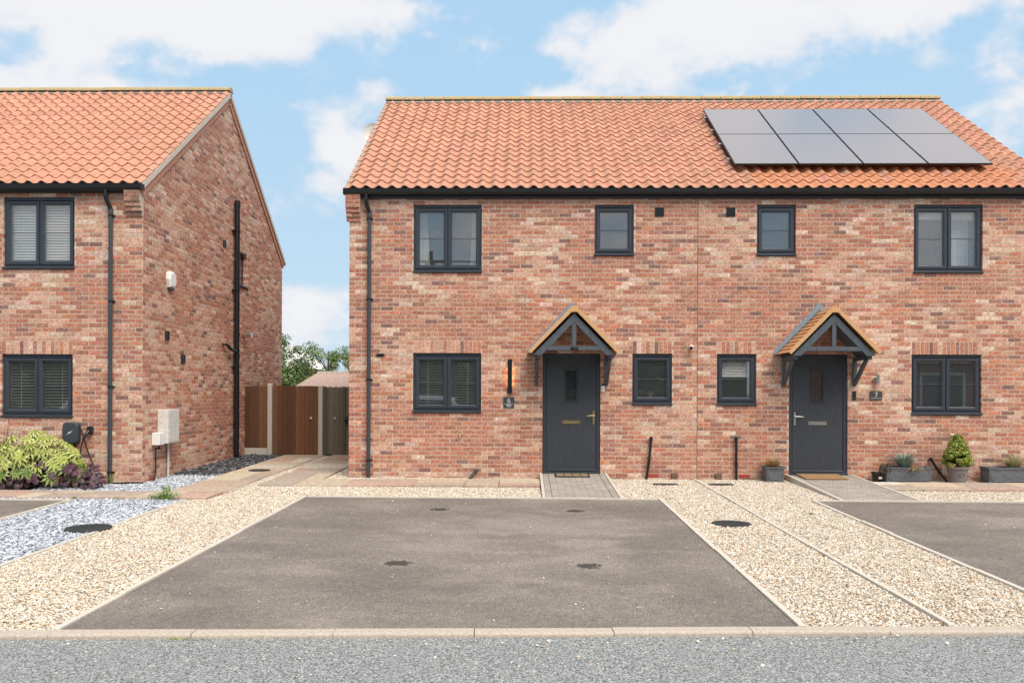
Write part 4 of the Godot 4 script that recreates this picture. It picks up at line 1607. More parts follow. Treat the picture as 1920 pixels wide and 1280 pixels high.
	scatter("road_grit", "stray pale pebbles lying loose on the grey road", "pebbles", [[Vector2(-5.5, kerb_z(-5.5) + 0.13), Vector2(5.5, kerb_z(5.5) + 0.13), Vector2(5.5, kerb_z(5.5) + 0.36), Vector2(-5.5, kerb_z(-5.5) + 0.36)], [Vector2(-5.5, kerb_z(-5.5) + 0.13), Vector2(5.5, kerb_z(5.5) + 0.13), Vector2(5.5, kerb_z(5.5) + 1.4), Vector2(-5.5, kerb_z(-5.5) + 1.4)]], 34.0, 0.008, 0.028, gold, 0.6, -0.020, 87)
	scatter("bay_grit", "stray pebbles dropped on the tarmac parking bays", "pebbles", [rect2(-3.2, 2.55, 1.9, 8.7), rect2(4.2, 2.65, 9.4, 8.4), rect2(-3.2, 2.52, 1.9, 2.7), rect2(-3.22, 2.6, -3.05, 8.8), rect2(1.78, 2.6, 1.93, 8.7), rect2(4.2, 2.7, 4.4, 8.6)], 7.0, 0.006, 0.022, gold, 0.6, 0.003, 89)
	manhole(-5.06, 5.15, 0.25, 0.012, "round dark manhole cover sunk in the blue grey slate chippings")
	manhole(2.51, 4.50, 0.235, -0.002, "round dark manhole cover half buried in golden gravel")
	manhole(-4.99, -0.80, 0.20, 0.022, "round dark manhole cover set in the sandstone path beside the gable")
	for e in [[2.34, 0.74, "small rectangular drain cover in gravel between the leaning pipe and the plot edging"], [3.27, 0.72, "small rectangular drain cover in gravel below the upright black pipe"]]:
		var at := gp(e[0], e[1], 0.0)
		var o := thing("drain_cover", e[2], "drain cover", at)
		mb = MB.new()
		mb.box(at + Vector3(-0.20, -0.03, -0.105), at + Vector3(0.20, 0.010, 0.105), 0.006)
		add(mb, "lid", M.iron, o)
		for k in 2:
			mb = MB.new()
			mb.box(at + Vector3(-0.12 + k * 0.20, 0.009, -0.012), at + Vector3(-0.08 + k * 0.20, 0.013, 0.012))
			add(mb, "key_slot", M.rubber, o)


# ---------------------------------------------------------------- the pair of houses
func build_pair() -> void:
	var h := thing("semi_detached_house", "pair of red brick houses numbered 6 and 7 under one long pantile roof", "house", Vector3(3.01, 0, -4.0))
	var wins := [[-2.0, -0.795, 3.625, 4.825, 2], [-2.0, -0.795, 1.15, 2.2, 2], [1.20, 1.885, 3.925, 4.825, 1], [1.872, 2.566, 1.30, 2.2, 1], [3.356, 4.042, 1.30, 2.2, 1], [4.045, 4.722, 3.925, 4.825, 1], [6.775, 7.965, 3.625, 4.825, 2], [6.746, 7.955, 1.15, 2.2, 2]]
	var doors := [[0.294, 1.309, 0.10, 2.2], [4.619, 5.635, 0.10, 2.2]]
	var holes := []
	for w in wins + doors: holes.append([w[0], w[1], w[2], w[3]])
	var cut := holes.duplicate()
	for w in wins:
		if w[3] < 3.0: cut.append([w[0], w[1], 2.2, 2.425])
	var body := []
	for o in holes: body.append([o[0] - 0.004, o[1] + 0.004, o[2] - 0.004, o[3] + 0.004])
	var wall := grp("front_wall", h, Vector3(3.01, 0, 0))
	var mb := MB.new()
	wall_body(mb, Transform3D.IDENTITY, -3.132, 9.152, -0.30, 5.00, body, -0.30, -0.0035)
	add(mb, "mortar", M.mortar, wall)
	var list := lay(-3.14, 3.003, -0.125, 4.975, cut, null, -3.14) + lay(3.017, 9.16, -0.125, 4.975, cut, null, 3.017)
	emit_bricks(list, Transform3D.IDENTITY, wall, 290)
	mb = MB.new()
	mb.box(Vector3(3.004, -0.1, -0.006), Vector3(3.016, 4.93, -0.002))
	add(mb, "movement_joint", M.brown_cover, wall)
	for w in wins:
		if w[3] < 3.0: soldier_course(h, w[0], w[1], 2.2, 0.0)
		window(h, w[0], w[1], w[2], w[3], 0.0, w[4])
	door(h, 0.294, 1.309, 0.10, 2.2, 0.0, M.brass, true)
	door(h, 4.619, 5.635, 0.10, 2.2, 0.0, M.steel, false)
	porch(h, 0.803, true)
	porch(h, 5.128, false)
	# shell and rooms
	for e in [["side_wall", Vector3(-3.132, -0.3, -7.999), Vector3(-2.84, 5.0, -0.301)], ["side_wall", Vector3(8.86, -0.3, -7.999), Vector3(9.152, 5.0, -0.301)], ["rear_wall", Vector3(-2.839, -0.3, -7.999), Vector3(8.859, 5.0, -7.7)]]:
		mb = MB.new()
		mb.box(e[1], e[2])
		add(mb, e[0], M.brick_plain, h)
	for e in [["floor", Vector3(-2.838, -0.2, -7.698), Vector3(8.858, 0.09, -0.302)], ["upper_floor", Vector3(-2.838, 2.58, -7.698), Vector3(8.858, 2.85, -0.302)], ["ceiling", Vector3(-2.838, 5.002, -7.698), Vector3(8.858, 5.06, -0.05)], ["party_wall", Vector3(2.89, 0.091, -7.69), Vector3(3.13, 2.579, -0.303)], ["party_wall", Vector3(2.89, 2.851, -7.69), Vector3(3.13, 5.001, -0.303)], ["partition", Vector3(-2.83, 0.092, -4.3), Vector3(2.88, 2.578, -4.2)], ["partition", Vector3(3.14, 0.092, -4.3), Vector3(8.85, 2.578, -4.2)], ["partition", Vector3(-2.83, 2.852, -3.6), Vector3(2.88, 5.0, -3.5)], ["partition", Vector3(3.14, 2.852, -3.6), Vector3(8.85, 5.0, -3.5)], ["partition", Vector3(1.62, 0.093, -1.9), Vector3(2.885, 2.577, -1.8)], ["partition", Vector3(1.52, 0.093, -4.19), Vector3(1.615, 2.577, -0.304)], ["partition", Vector3(4.30, 0.093, -4.19), Vector3(4.40, 2.577, -0.304)], ["partition", Vector3(0.05, 0.093, -4.19), Vector3(0.15, 2.577, -0.304)], ["partition", Vector3(5.85, 0.093, -4.19), Vector3(5.95, 2.577, -0.304)], ["partition", Vector3(0.5, 2.853, -3.49), Vector3(0.6, 4.999, -0.304)], ["partition", Vector3(5.3, 2.853, -3.49), Vector3(5.4, 4.999, -0.304)]]:
		mb = MB.new()
		mb.box(e[1], e[2])
		add(mb, e[0], M.plaster, h)
	# roof
	var pitch := deg_to_rad(35.14)
	var up := Vector3(0, sin(pitch), -cos(pitch))
	var nor := Vector3(0, cos(pitch), sin(pitch))
	var cols := 55
	var x0 := -3.205
	var xf := Transform3D(Basis(Vector3.RIGHT, up, nor), Vector3(x0, 5.066, 0.105))
	var roof := grp("roof", h, Vector3(3.01, 5.066, 0.105))
	pantiles(roof, xf, cols, 19, 0.277, 290, func(c: int, r: int) -> bool: return r < 4 and rng.randf() < clampf(minf((c - 29.5) / 3.0, (53.0 - c) / 3.0), 0.0, 0.9))
	var width := cols * TILE_W
	for side in 2:
		mb = MB.new()
		mb.xf = xf if side == 0 else Transform3D(Basis(Vector3.LEFT, Vector3(0, sin(pitch), cos(pitch)), Vector3(0, cos(pitch), -sin(pitch))), Vector3(x0 + width, 5.066, -8.54))
		mb.box(Vector3(0.01, 0.0, -0.10), Vector3(width - 0.01, 5.285, -0.012))
		add(mb, "deck", M.roofing_felt if side == 0 else M.brick_plain, roof)
	for e in [x0 + 0.012, x0 + width - 0.05]:
		mb = MB.new()
		mb.xf = Transform3D(xf.basis, Vector3(e, xf.origin.y, xf.origin.z))
		mb.box(Vector3(0, 0.02, -0.115), Vector3(0.04, 5.25, 0.022))
		add(mb, "verge_mortar", M.bedding, roof)
	for e in [-3.13, 8.95]:
		mb = MB.new()
		mb.xf = Transform3D(Basis(Vector3(0, 0, -1), Vector3.UP, Vector3.RIGHT), Vector3(e, 0, 0))
		mb.prism([Vector2(-0.0, 5.0), Vector2(8.0, 5.0), Vector2(4.22, 7.95)], 0.0, 0.19)
		add(mb, "gable", M.brick_plain, roof)
	var top := xf * Vector3(0, 5.30, 0)
	mb = MB.new()
	mb.xf = xf
	mb.box(Vector3(0.02, 5.13, -0.01), Vector3(width - 0.02, 5.305, 0.052))
	add(mb, "ridge_bedding", M.bedding, roof)
	ridge(roof, x0 - 0.01, x0 + width + 0.01, top.y + 0.022, top.z)
	# eaves
	mb = MB.new()
	mb.box(Vector3(-2.925, 4.925, 0.004), Vector3(8.945, 5.062, 0.045), 0.004)
	add(mb, "fascia", M.black_plastic, h)
	mb = MB.new()
	mb.box(Vector3(-3.12, 5.001, -0.28), Vector3(9.14, 5.055, 0.003))
	add(mb, "wall_plate", M.canopy_dark, h)
	gutter(h, -3.215, 9.235, 5.078, 0.118)
	corbel(h, -3.19, -2.935, 4.525, 0.0, 7, 4)
	corbel(h, 8.955, 9.21, 4.525, 0.0, 7, 4)
	downpipe(h, -2.775, 4.99, 0.0, 0.118, 0.0)
	vent(h, Vector3(2.335, 4.694, 0.004), 0.155, 0.155, Vector3.BACK)
	vent(h, Vector3(3.585, 4.694, 0.004), 0.155, 0.155, Vector3.BACK)
	vent(h, Vector3(-2.583, 2.165, 0.004), 0.13, 0.05, Vector3.BACK)
	# waste pipes and air bricks at the foot of the wall
	for e in [[Vector3(2.20, 0.735, 0.05), Vector3(2.165, 0.32, 0.05), Vector3(2.105, -0.05, 0.06)], [Vector3(3.685, 0.735, 0.05), Vector3(3.687, 0.30, 0.05), Vector3(3.69, -0.05, 0.05)], [Vector3(-0.865, 0.145, 0.05), Vector3(-0.92, 0.08, 0.09), Vector3(-0.985, 0.0, 0.15)], [Vector3(7.06, 0.395, 0.04), Vector3(7.17, 0.18, 0.10), Vector3(7.28, -0.02, 0.22)]]:
		mb = MB.new()
		mb.tube(smooth_path(e, 4), 0.022, 10)
		mb.tube([e[0] + (e[0] - e[1]).normalized() * -0.05, e[0] + (e[0] - e[1]).normalized() * 0.012], 0.028, 10)
		mb.tube([e[1], e[1] + (e[2] - e[1]).normalized() * 0.06], 0.028, 10)
		mb.tube([Vector3(e[0].x, e[0].y - 0.02, -0.004), Vector3(e[0].x, e[0].y - 0.02, e[0].z)], 0.020, 8)
		add(mb, "waste_pipe", M.black_plastic, h)
	for x in [2.24, 3.84]:
		mb = MB.new()
		mb.box(Vector3(x - 0.10, 0.030, -0.003), Vector3(x + 0.10, 0.093, 0.006), 0.003)
		for k in 5:
			mb.box(Vector3(x - 0.085 + k * 0.036, 0.040, 0.004), Vector3(x - 0.06 + k * 0.036, 0.083, 0.009))
		add(mb, "air_brick", M.red_plastic, h)
	for x in [2.615, 3.385]:
		mb = MB.new()
		mb.box(Vector3(x - 0.054, -0.06, -0.003), Vector3(x + 0.054, 0.108, 0.035), 0.008)
		add(mb, "pipe_cover", M.brown_cover, h)


func build_left_house() -> void:
	var Z := 0.96
	var X := -6.39
	pale_lift = 0.16  # paler bricks here, partly standing in for light on the gable
	var h := thing("brick_house", "red brick house with a pantile roof and a plain gable wall beside the gate", "house", Vector3(-9.5, 0, -3.0))
	var y0 := -0.06
	var wins := [[-8.745, -7.545, y0 + 48 * COURSE, y0 + 64 * COURSE], [-8.765, -7.565, y0 + 15 * COURSE, y0 + 29 * COURSE]]
	var holes := wins.duplicate()
	var cut := wins.duplicate()
	cut.append([-8.765, -7.565, y0 + 29 * COURSE, y0 + 32 * COURSE])
	var body := []
	for o in holes: body.append([o[0] - 0.004, o[1] + 0.004, o[2] - 0.004, o[3] + 0.004])
	var xf := Transform3D(Basis(), Vector3(0, 0, Z))
	var wall := grp("front_wall", h, Vector3(-9.5, 0, Z))
	var mb := MB.new()
	wall_body(mb, xf, -12.592, X - 0.008, -0.35, 4.86, body, -0.30, -0.0035)
	add(mb, "mortar", M.mortar, wall)
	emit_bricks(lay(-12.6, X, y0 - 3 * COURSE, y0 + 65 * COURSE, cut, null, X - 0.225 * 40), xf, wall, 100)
	soldier_course(h, -8.765, -7.565, y0 + 29 * COURSE, Z)
	for w in wins: window(h, w[0], w[1], w[2], w[3], Z, 2)
	# gable wall, courses cut under the roof slopes
	var pitch := deg_to_rad(36.1)
	var ye := 4.90
	var ze := 1.12
	var zr := -2.994
	var long := 5.09
	var t := tan(pitch)
	var sf := Transform3D(Basis(Vector3.FORWARD, Vector3.UP, Vector3.RIGHT), Vector3(X, 0, Z))
	var gable := grp("gable_wall", h, Vector3(X, 0, -3.0))
	var reach := func(v: float) -> Vector2:
		var inset := maxf(0.0, (v - (ye - 0.20)) / t)
		return Vector2(Z - (ze - inset), Z - (2 * zr - ze + inset))
	var slot := [[4.60, 5.20, 3.86, 4.64]]
	mb = MB.new()
	wall_body(mb, sf, 0.008, 7.90, -0.35, 4.86, [[4.596, 5.204, 3.856, 4.644]], -0.30, -0.0035)
	mb.prism([Vector2(0.06, 4.861), Vector2(7.85, 4.861), Vector2(Z - zr, 7.82)], -0.30, -0.0035)
	add(mb, "mortar", M.mortar, gable)
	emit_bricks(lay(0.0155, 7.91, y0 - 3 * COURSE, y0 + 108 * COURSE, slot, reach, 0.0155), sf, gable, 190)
	mb = MB.new()
	mb.xf = sf
	frame_geo(mb, 4.602, 5.198, 3.90, 4.638, 0.05, -0.10, -0.16, 0.012)
	mb.box(Vector3(4.59, 3.862, -0.1), Vector3(5.21, 3.892, 0.045), 0.004)
	var win := grp("window", h, Vector3(X, 3.86, -3.9))
	add(mb, "frame", M.upvc, win)
	mb = MB.new()
	mb.xf = sf
	pane_geo(mb, 4.65, 5.15, 3.95, 4.59, -0.11)
	add(mb, "pane", M.glass, win)
	for e in [["side_wall", Vector3(-12.592, -0.3, -6.94), Vector3(-12.3, 4.86, Z - 0.301)], ["rear_wall", Vector3(-12.299, -0.3, -6.94), Vector3(X - 0.309, 4.86, -6.65)]]:
		mb = MB.new()
		mb.box(e[1], e[2])
		add(mb, e[0], M.brick_plain, h)
	for e in [["floor", Vector3(-12.298, -0.2, -6.64), Vector3(X - 0.31, 0.02, Z - 0.302)], ["upper_floor", Vector3(-12.298, 2.5, -6.64), Vector3(X - 0.31, 2.75, Z - 0.302)], ["ceiling", Vector3(-12.298, 4.861, -6.64), Vector3(X - 0.31, 4.89, Z - 0.05)], ["partition", Vector3(-12.29, 0.03, -3.0), Vector3(X - 0.31, 2.49, -2.9)], ["partition", Vector3(-12.29, 2.76, -2.4), Vector3(X - 0.31, 4.85, -2.3)]]:
		mb = MB.new()
		mb.box(e[1], e[2])
		add(mb, e[0], M.plaster, h)
	# roof
	var cols := 28
	var x1 := -6.335
	var x0 := x1 - cols * TILE_W
	var rf := Transform3D(Basis(Vector3.RIGHT, Vector3(0, sin(pitch), -cos(pitch)), Vector3(0, cos(pitch), sin(pitch))), Vector3(x0, ye, ze))
	var bf := Transform3D(Basis(Vector3.LEFT, Vector3(0, sin(pitch), cos(pitch)), Vector3(0, cos(pitch), -sin(pitch))), Vector3(x1, ye, 2 * zr - ze))
	var roof := grp("roof", h, Vector3(-9.5, ye, ze))
	pantiles(roof, rf, cols, 19, 0.2665, 290)
	var width := cols * TILE_W
	for k in 2:
		var f: Transform3D = [rf, bf][k]
		mb = MB.new()
		mb.xf = f
		mb.box(Vector3(0.07, 0.0, -0.12), Vector3(width - 0.07, long - 0.02, -0.012))
		add(mb, "deck", M.roofing_felt if k == 0 else M.brick_plain, roof)
		# at the gable: mortared verge above a projecting brick band
		var g := 1.0 if k == 0 else -1.0
		var edge := width if k == 0 else 0.0
		mb = MB.new()
		mb.xf = f
		mb.box(Vector3(minf(edge, edge - 0.062 * g), -0.015, -0.085), Vector3(maxf(edge, edge - 0.062 * g), long - 0.004, 0.012), 0.006)
		for r in 19:
			mb.box(Vector3(edge - 0.03 * g - 0.02, r * 0.2665 + 0.0, 0.0), Vector3(edge - 0.03 * g + 0.02, r * 0.2665 + 0.03, 0.055), 0.004)
		add(mb, "verge_mortar", M.verge_mortar, roof)
		mb = MB.new()
		mb.xf = f
		var band := edge - 0.030 * g
		mb.col = Color(0.62, 0.36, 0.27)
		mb.box(Vector3(minf(band, band - 0.06 * g), 0.02, -0.205), Vector3(maxf(band, band - 0.06 * g), long - 0.10, -0.086), 0.004)
		add(mb, "brick_band", M.brick, roof)
	mb = MB.new()
	mb.xf = rf
	mb.box(Vector3(0.02, long - 0.15, -0.01), Vector3(width - 0.02, long - 0.005, 0.052))
	add(mb, "ridge_bedding", M.bedding, roof)
	var top := rf * Vector3(0, long - 0.01, 0)
	ridge(roof, x0, x1 + 0.012, top.y + 0.022, top.z)
	mb = MB.new()
	mb.box(Vector3(-12.5, 4.80, Z + 0.004), Vector3(-6.665, 4.935, Z + 0.045), 0.004)
	add(mb, "fascia", M.black_plastic, h)
	mb = MB.new()
	mb.box(Vector3(-12.5, 4.865, Z - 0.28), Vector3(X - 0.02, 4.93, Z + 0.003))
	add(mb, "wall_plate", M.canopy_dark, h)
	gutter(h, -12.6, -6.34, 4.925, Z + 0.125)
	corbel(h, -6.655, -6.386, y0 + 60 * COURSE - 0.02, Z, 6, 4)
	downpipe(h, -6.905, 4.84, -0.05, Z + 0.125, Z)
	# soil stack and small fittings on the gable
	var st := grp("soil_stack", h, Vector3(-6.30, 0, -3.3))
	mb = MB.new()
	mb.tube([Vector3(-6.30, -0.05, -3.3), Vector3(-6.30, 5.66, -3.3)], 0.058, 16)
	for y in [5.58, 2.75, 2.28]:
		mb.tube([Vector3(-6.30, y - 0.05, -3.3), Vector3(-6.30, y + 0.05, -3.3)], 0.066, 16)
	add(mb, "pipe", M.black_plastic, st)
	mb = MB.new()
	mb.tube(smooth_path([Vector3(-6.385, 2.50, -2.68), Vector3(-6.315, 2.50, -2.72), Vector3(-6.30, 2.43, -2.95), Vector3(-6.30, 2.36, -3.28)], 4), 0.030, 10)
	mb.tube([Vector3(-6.30, 2.45, -2.84), Vector3(-6.30, 2.41, -3.0)], 0.038, 10)
	add(mb, "branch_pipe", M.black_plastic, st)
	for y in [5.0, 3.72, 2.05]:
		mb = MB.new()
		mb.box(Vector3(-6.389, y - 0.015, -3.39), Vector3(-6.32, y + 0.015, -3.21), 0.004)
		mb.tube([Vector3(-6.30, y - 0.015, -3.3), Vector3(-6.30, y + 0.015, -3.3)], 0.064, 16)
		add(mb, "clip", M.black_plastic, st)
	mb = MB.new()
	mb.tube([Vector3(-6.395, 2.79, -3.95), Vector3(-6.22, 2.79, -3.95)], 0.055, 16)
	mb.tube([Vector3(-6.22, 2.79, -3.95), Vector3(-6.19, 2.79, -3.95)], 0.062, 16)
	add(mb, "boiler_flue", M.steel, h)
	vent(h, Vector3(X + 0.004, 2.50, 0.02), 0.16, 0.16, Vector3.RIGHT)
	vent(h, Vector3(X + 0.004, 2.11, -0.66), 0.18, 0.16, Vector3.RIGHT)
	vent(h, Vector3(X + 0.004, 4.64, -2.77), 0.16, 0.14, Vector3.RIGHT)
	mb = MB.new()
	mb.box(Vector3(X - 0.003, -0.03, 0.52), Vector3(X + 0.006, 0.033, 0.70), 0.003)
	add(mb, "air_brick", M.red_plastic, h)


func build_solar() -> void:
	var pitch := deg_to_rad(35.14)
	var base := Transform3D(Basis(Vector3.RIGHT, Vector3(0, sin(pitch), -cos(pitch)), Vector3(0, cos(pitch), sin(pitch))), Vector3(0, 5.066, 0.105))
	var pw := 1.141
	var ph := 1.652
	for row in 2:
		for c in 4:
			var xa := 3.752 + c * 1.1575
			var sa := 0.76 + row * (ph + 0.012)
			var f := base.translated_local(Vector3(xa, sa, 0.155))
			var where: String = ["in the lower row", "in the upper row"][row]
			var which: String = ["at the end above the party wall", "second from the end above the party wall", "second from the right gable", "at the end nearest the right gable"][c]
			var o := thing("solar_panel", "black framed solar panel %s, %s" % [where, which], "solar panel", f.origin, "solar panels on the pantile roof")
			var mb := MB.new()
			mb.xf = f
			frame_geo(mb, 0, pw, 0, ph, 0.012, 0.035, 0.0, 0.002)
			add(mb, "frame", M.solar_frame, o)
			mb = MB.new()
			mb.xf = f
			mb.box(Vector3(0.010, 0.010, 0.026), Vector3(pw - 0.010, ph - 0.010, 0.0335))
			add(mb, "glass", M.solar_glass, o)
			if c < 3:
				for q in [0.25, 0.75]:
					mb = MB.new()
					mb.xf = f
					mb.box(Vector3(pw - 0.012, ph * q - 0.03, 0.034), Vector3(pw + 0.0285, ph * q + 0.03, 0.041), 0.003)
					add(mb, "clamp", M.solar_frame, o)
	for i in 4:
		var s: float = 0.76 + [0.25, 0.75][i % 2] * ph + (ph + 0.012) * (i / 2)
		var f := base.translated_local(Vector3(3.70, s, 0.10))
		var o := thing("mounting_rail", "aluminium mounting rail running under the solar panels with its end showing", "rail", f.origin, "rails under the solar panels")
		var mb := MB.new()
		mb.xf = f
		mb.box(Vector3(0, -0.022, 0), Vector3(4.70, 0.022, 0.045), 0.003)
		add(mb, "rail", M.aluminium, o)
		for k in 6:
			mb = MB.new()
			mb.xf = f
			var x := -0.03 + k * 0.9 + 0.02
			mb.box(Vector3(x, -0.09, -0.075), Vector3(x + 0.035, 0.10, -0.055), 0.002)
			mb.box(Vector3(x, -0.09, -0.075), Vector3(x + 0.035, -0.075, 0.01), 0.002)
			mb.box(Vector3(x, -0.09, -0.002), Vector3(x + 0.035, 0.03, 0.010), 0.002)
			add(mb, "roof_hook", M.aluminium, o)


func boards(o: Node3D, x0: float, x1: float, y0: float, y1: float, z: float, w: float, cols: Array) -> void:
	var n := maxi(1, int(round((x1 - x0) / w)))
	var s := (x1 - x0) / n
	for i in n:
		var mb := MB.new()
		var c: Color = cols[rng.randi() % cols.size()]
		var j := rng.randf_range(0.8, 1.18)
		mb.col = Color(c.r * j, c.g * j, c.b * j)
		mb.shift = Vector2(rng.randf() * 3.0, rng.randf() * 3.0)
		var a := x0 + i * s
		var dy := rng.randf_range(-0.006, 0.006)
		# feather-edged: thick on one edge, thin on the other
		mb.loft([[Vector3(a + 0.002, y0, z), Vector3(a + 0.002, y0, z + 0.008), Vector3(a + s + 0.010, y0, z + 0.020), Vector3(a + s + 0.010, y0, z + 0.010)].map(func(q): return q), [Vector3(a + 0.002, y1 + dy, z), Vector3(a + 0.002, y1 + dy, z + 0.008), Vector3(a + s + 0.010, y1 + dy, z + 0.020), Vector3(a + s + 0.010, y1 + dy, z + 0.010)]], true, true)
		add(mb, "board", M.fence_board, o)


func build_fences() -> void:
	var z := -4.06
	var g := gy(z)
	var brown := [Color(0.18, 0.078, 0.038), Color(0.22, 0.098, 0.048), Color(0.155, 0.066, 0.033), Color(0.25, 0.12, 0.06)]
	var grey_ := [Color(0.24, 0.20, 0.15), Color(0.29, 0.25, 0.19), Color(0.21, 0.18, 0.135), Color(0.20, 0.185, 0.12)]
	var o := thing("garden_fence", "narrow brown stained board fence panel between the gable and a concrete post", "fence", Vector3(-6.1, g, z))
	boards(o, -6.37, -5.86, g + 0.17, 1.645, z, 0.1, brown)
	var mb := MB.new()
	mb.box(Vector3(-6.38, g - 0.1, z - 0.03), Vector3(-5.86, g + 0.165, z + 0.02), 0.006)
	add(mb, "gravel_board", M.concrete, o)
	for y in [0.5, 1.4]:
		mb = MB.new()
		mb.box(Vector3(-6.38, y, z - 0.06), Vector3(-5.86, y + 0.075, z - 0.003), 0.004)
		mb.col = Color(0.13, 0.06, 0.035)
		add(mb, "rail", M.fence_board, o)
	for e in [[-5.80, 1.70, "weathered concrete post between the narrow fence panel and the brown gate"], [-4.645, 1.66, "weathered concrete post between the brown gate and the grey gate"]]:
		var p := thing("fence_post", e[2], "post", Vector3(e[0], g, z), "concrete gate posts")
		mb = MB.new()
		mb.box(Vector3(e[0] - 0.05, g - 0.2, z - 0.05), Vector3(e[0] + 0.05, e[1] - 0.03, z + 0.05), 0.008)
		mb.loft([[Vector3(e[0] - 0.05, e[1] - 0.031, z + 0.05), Vector3(e[0] + 0.05, e[1] - 0.031, z + 0.05), Vector3(e[0] + 0.05, e[1] - 0.031, z - 0.05), Vector3(e[0] - 0.05, e[1] - 0.031, z - 0.05)], [Vector3(e[0] - 0.03, e[1], z + 0.03), Vector3(e[0] + 0.03, e[1], z + 0.03), Vector3(e[0] + 0.03, e[1], z - 0.03), Vector3(e[0] - 0.03, e[1], z - 0.03)]], false, true)
		add(mb, "shaft", M.concrete, p)
	o = thing("garden_gate", "tall brown stained timber gate between two concrete posts", "gate", Vector3(-5.22, g, z))
	boards(o, -5.735, -4.71, g + 0.03, 1.65, z + 0.01, 0.1, brown)
	for y in [0.35, 1.0, 1.45]:
		mb = MB.new()
		mb.col = Color(0.13, 0.06, 0.035)
		mb.box(Vector3(-5.73, y, z - 0.04), Vector3(-4.715, y + 0.09, z + 0.008), 0.004)
		add(mb, "ledge", M.fence_board, o)
	mb = MB.new()
	mb.lathe([Vector2(0.028, 0.0), Vector2(0.028, 0.006), Vector2(0.010, 0.010), Vector2(0.010, 0.03), Vector2(0.024, 0.038), Vector2(0.026, 0.05), Vector2(0.0, 0.058)], Vector3.ZERO, 16)
	for i in mb.v.size(): mb.v[i] = Vector3(-4.86, 0.92, z + 0.028) + Vector3(mb.v[i].x, -mb.v[i].z, mb.v[i].y)
	for i in mb.n.size(): mb.n[i] = Vector3(mb.n[i].x, -mb.n[i].z, mb.n[i].y)
	add(mb, "knob", M.steel, o)
	o = thing("garden_gate", "tall greenish grey weathered timber gate beside the corner of the pair", "gate", Vector3(-4.0, g, z))
	boards(o, -4.59, -3.17, g + 0.04, 1.615, z - 0.01, 0.12, grey_)
	for x in [-4.56, -4.12]:
		mb = MB.new()
		mb.col = Color(0.14, 0.125, 0.09)
		mb.box(Vector3(x - 0.02, g + 0.03, z + 0.012), Vector3(x + 0.05, 1.635, z + 0.045), 0.004)
		add(mb, "stile", M.fence_board, o)
	mb = MB.new()
	mb.tube([Vector3(-4.32, 0.92, z + 0.01), Vector3(-4.32, 0.92, z + 0.03)], 0.028, 14)
	add(mb, "knob", M.steel, o)
	mb = MB.new()
	mb.box(Vector3(-4.10, 0.86, z + 0.046), Vector3(-3.98, 0.90, z + 0.075), 0.004)
	mb.box(Vector3(-4.06, 0.80, z + 0.046), Vector3(-4.02, 0.96, z + 0.056), 0.003)
	add(mb, "latch", M.black_plastic, o)


func text(parent: Node3D, words: String, size: float, at: Vector3, m: Material) -> void:
	var tm := TextMesh.new()
	var f := SystemFont.new()
	f.font_names = PackedStringArray(["Droid Sans"])
	tm.font = f
	tm.text = words
	tm.font_size = 32
	tm.pixel_size = size / 32.0 * 1.35
	tm.depth = 0.004
	tm.material = m
	put(tm, "numeral", parent, Transform3D(Basis(), at))


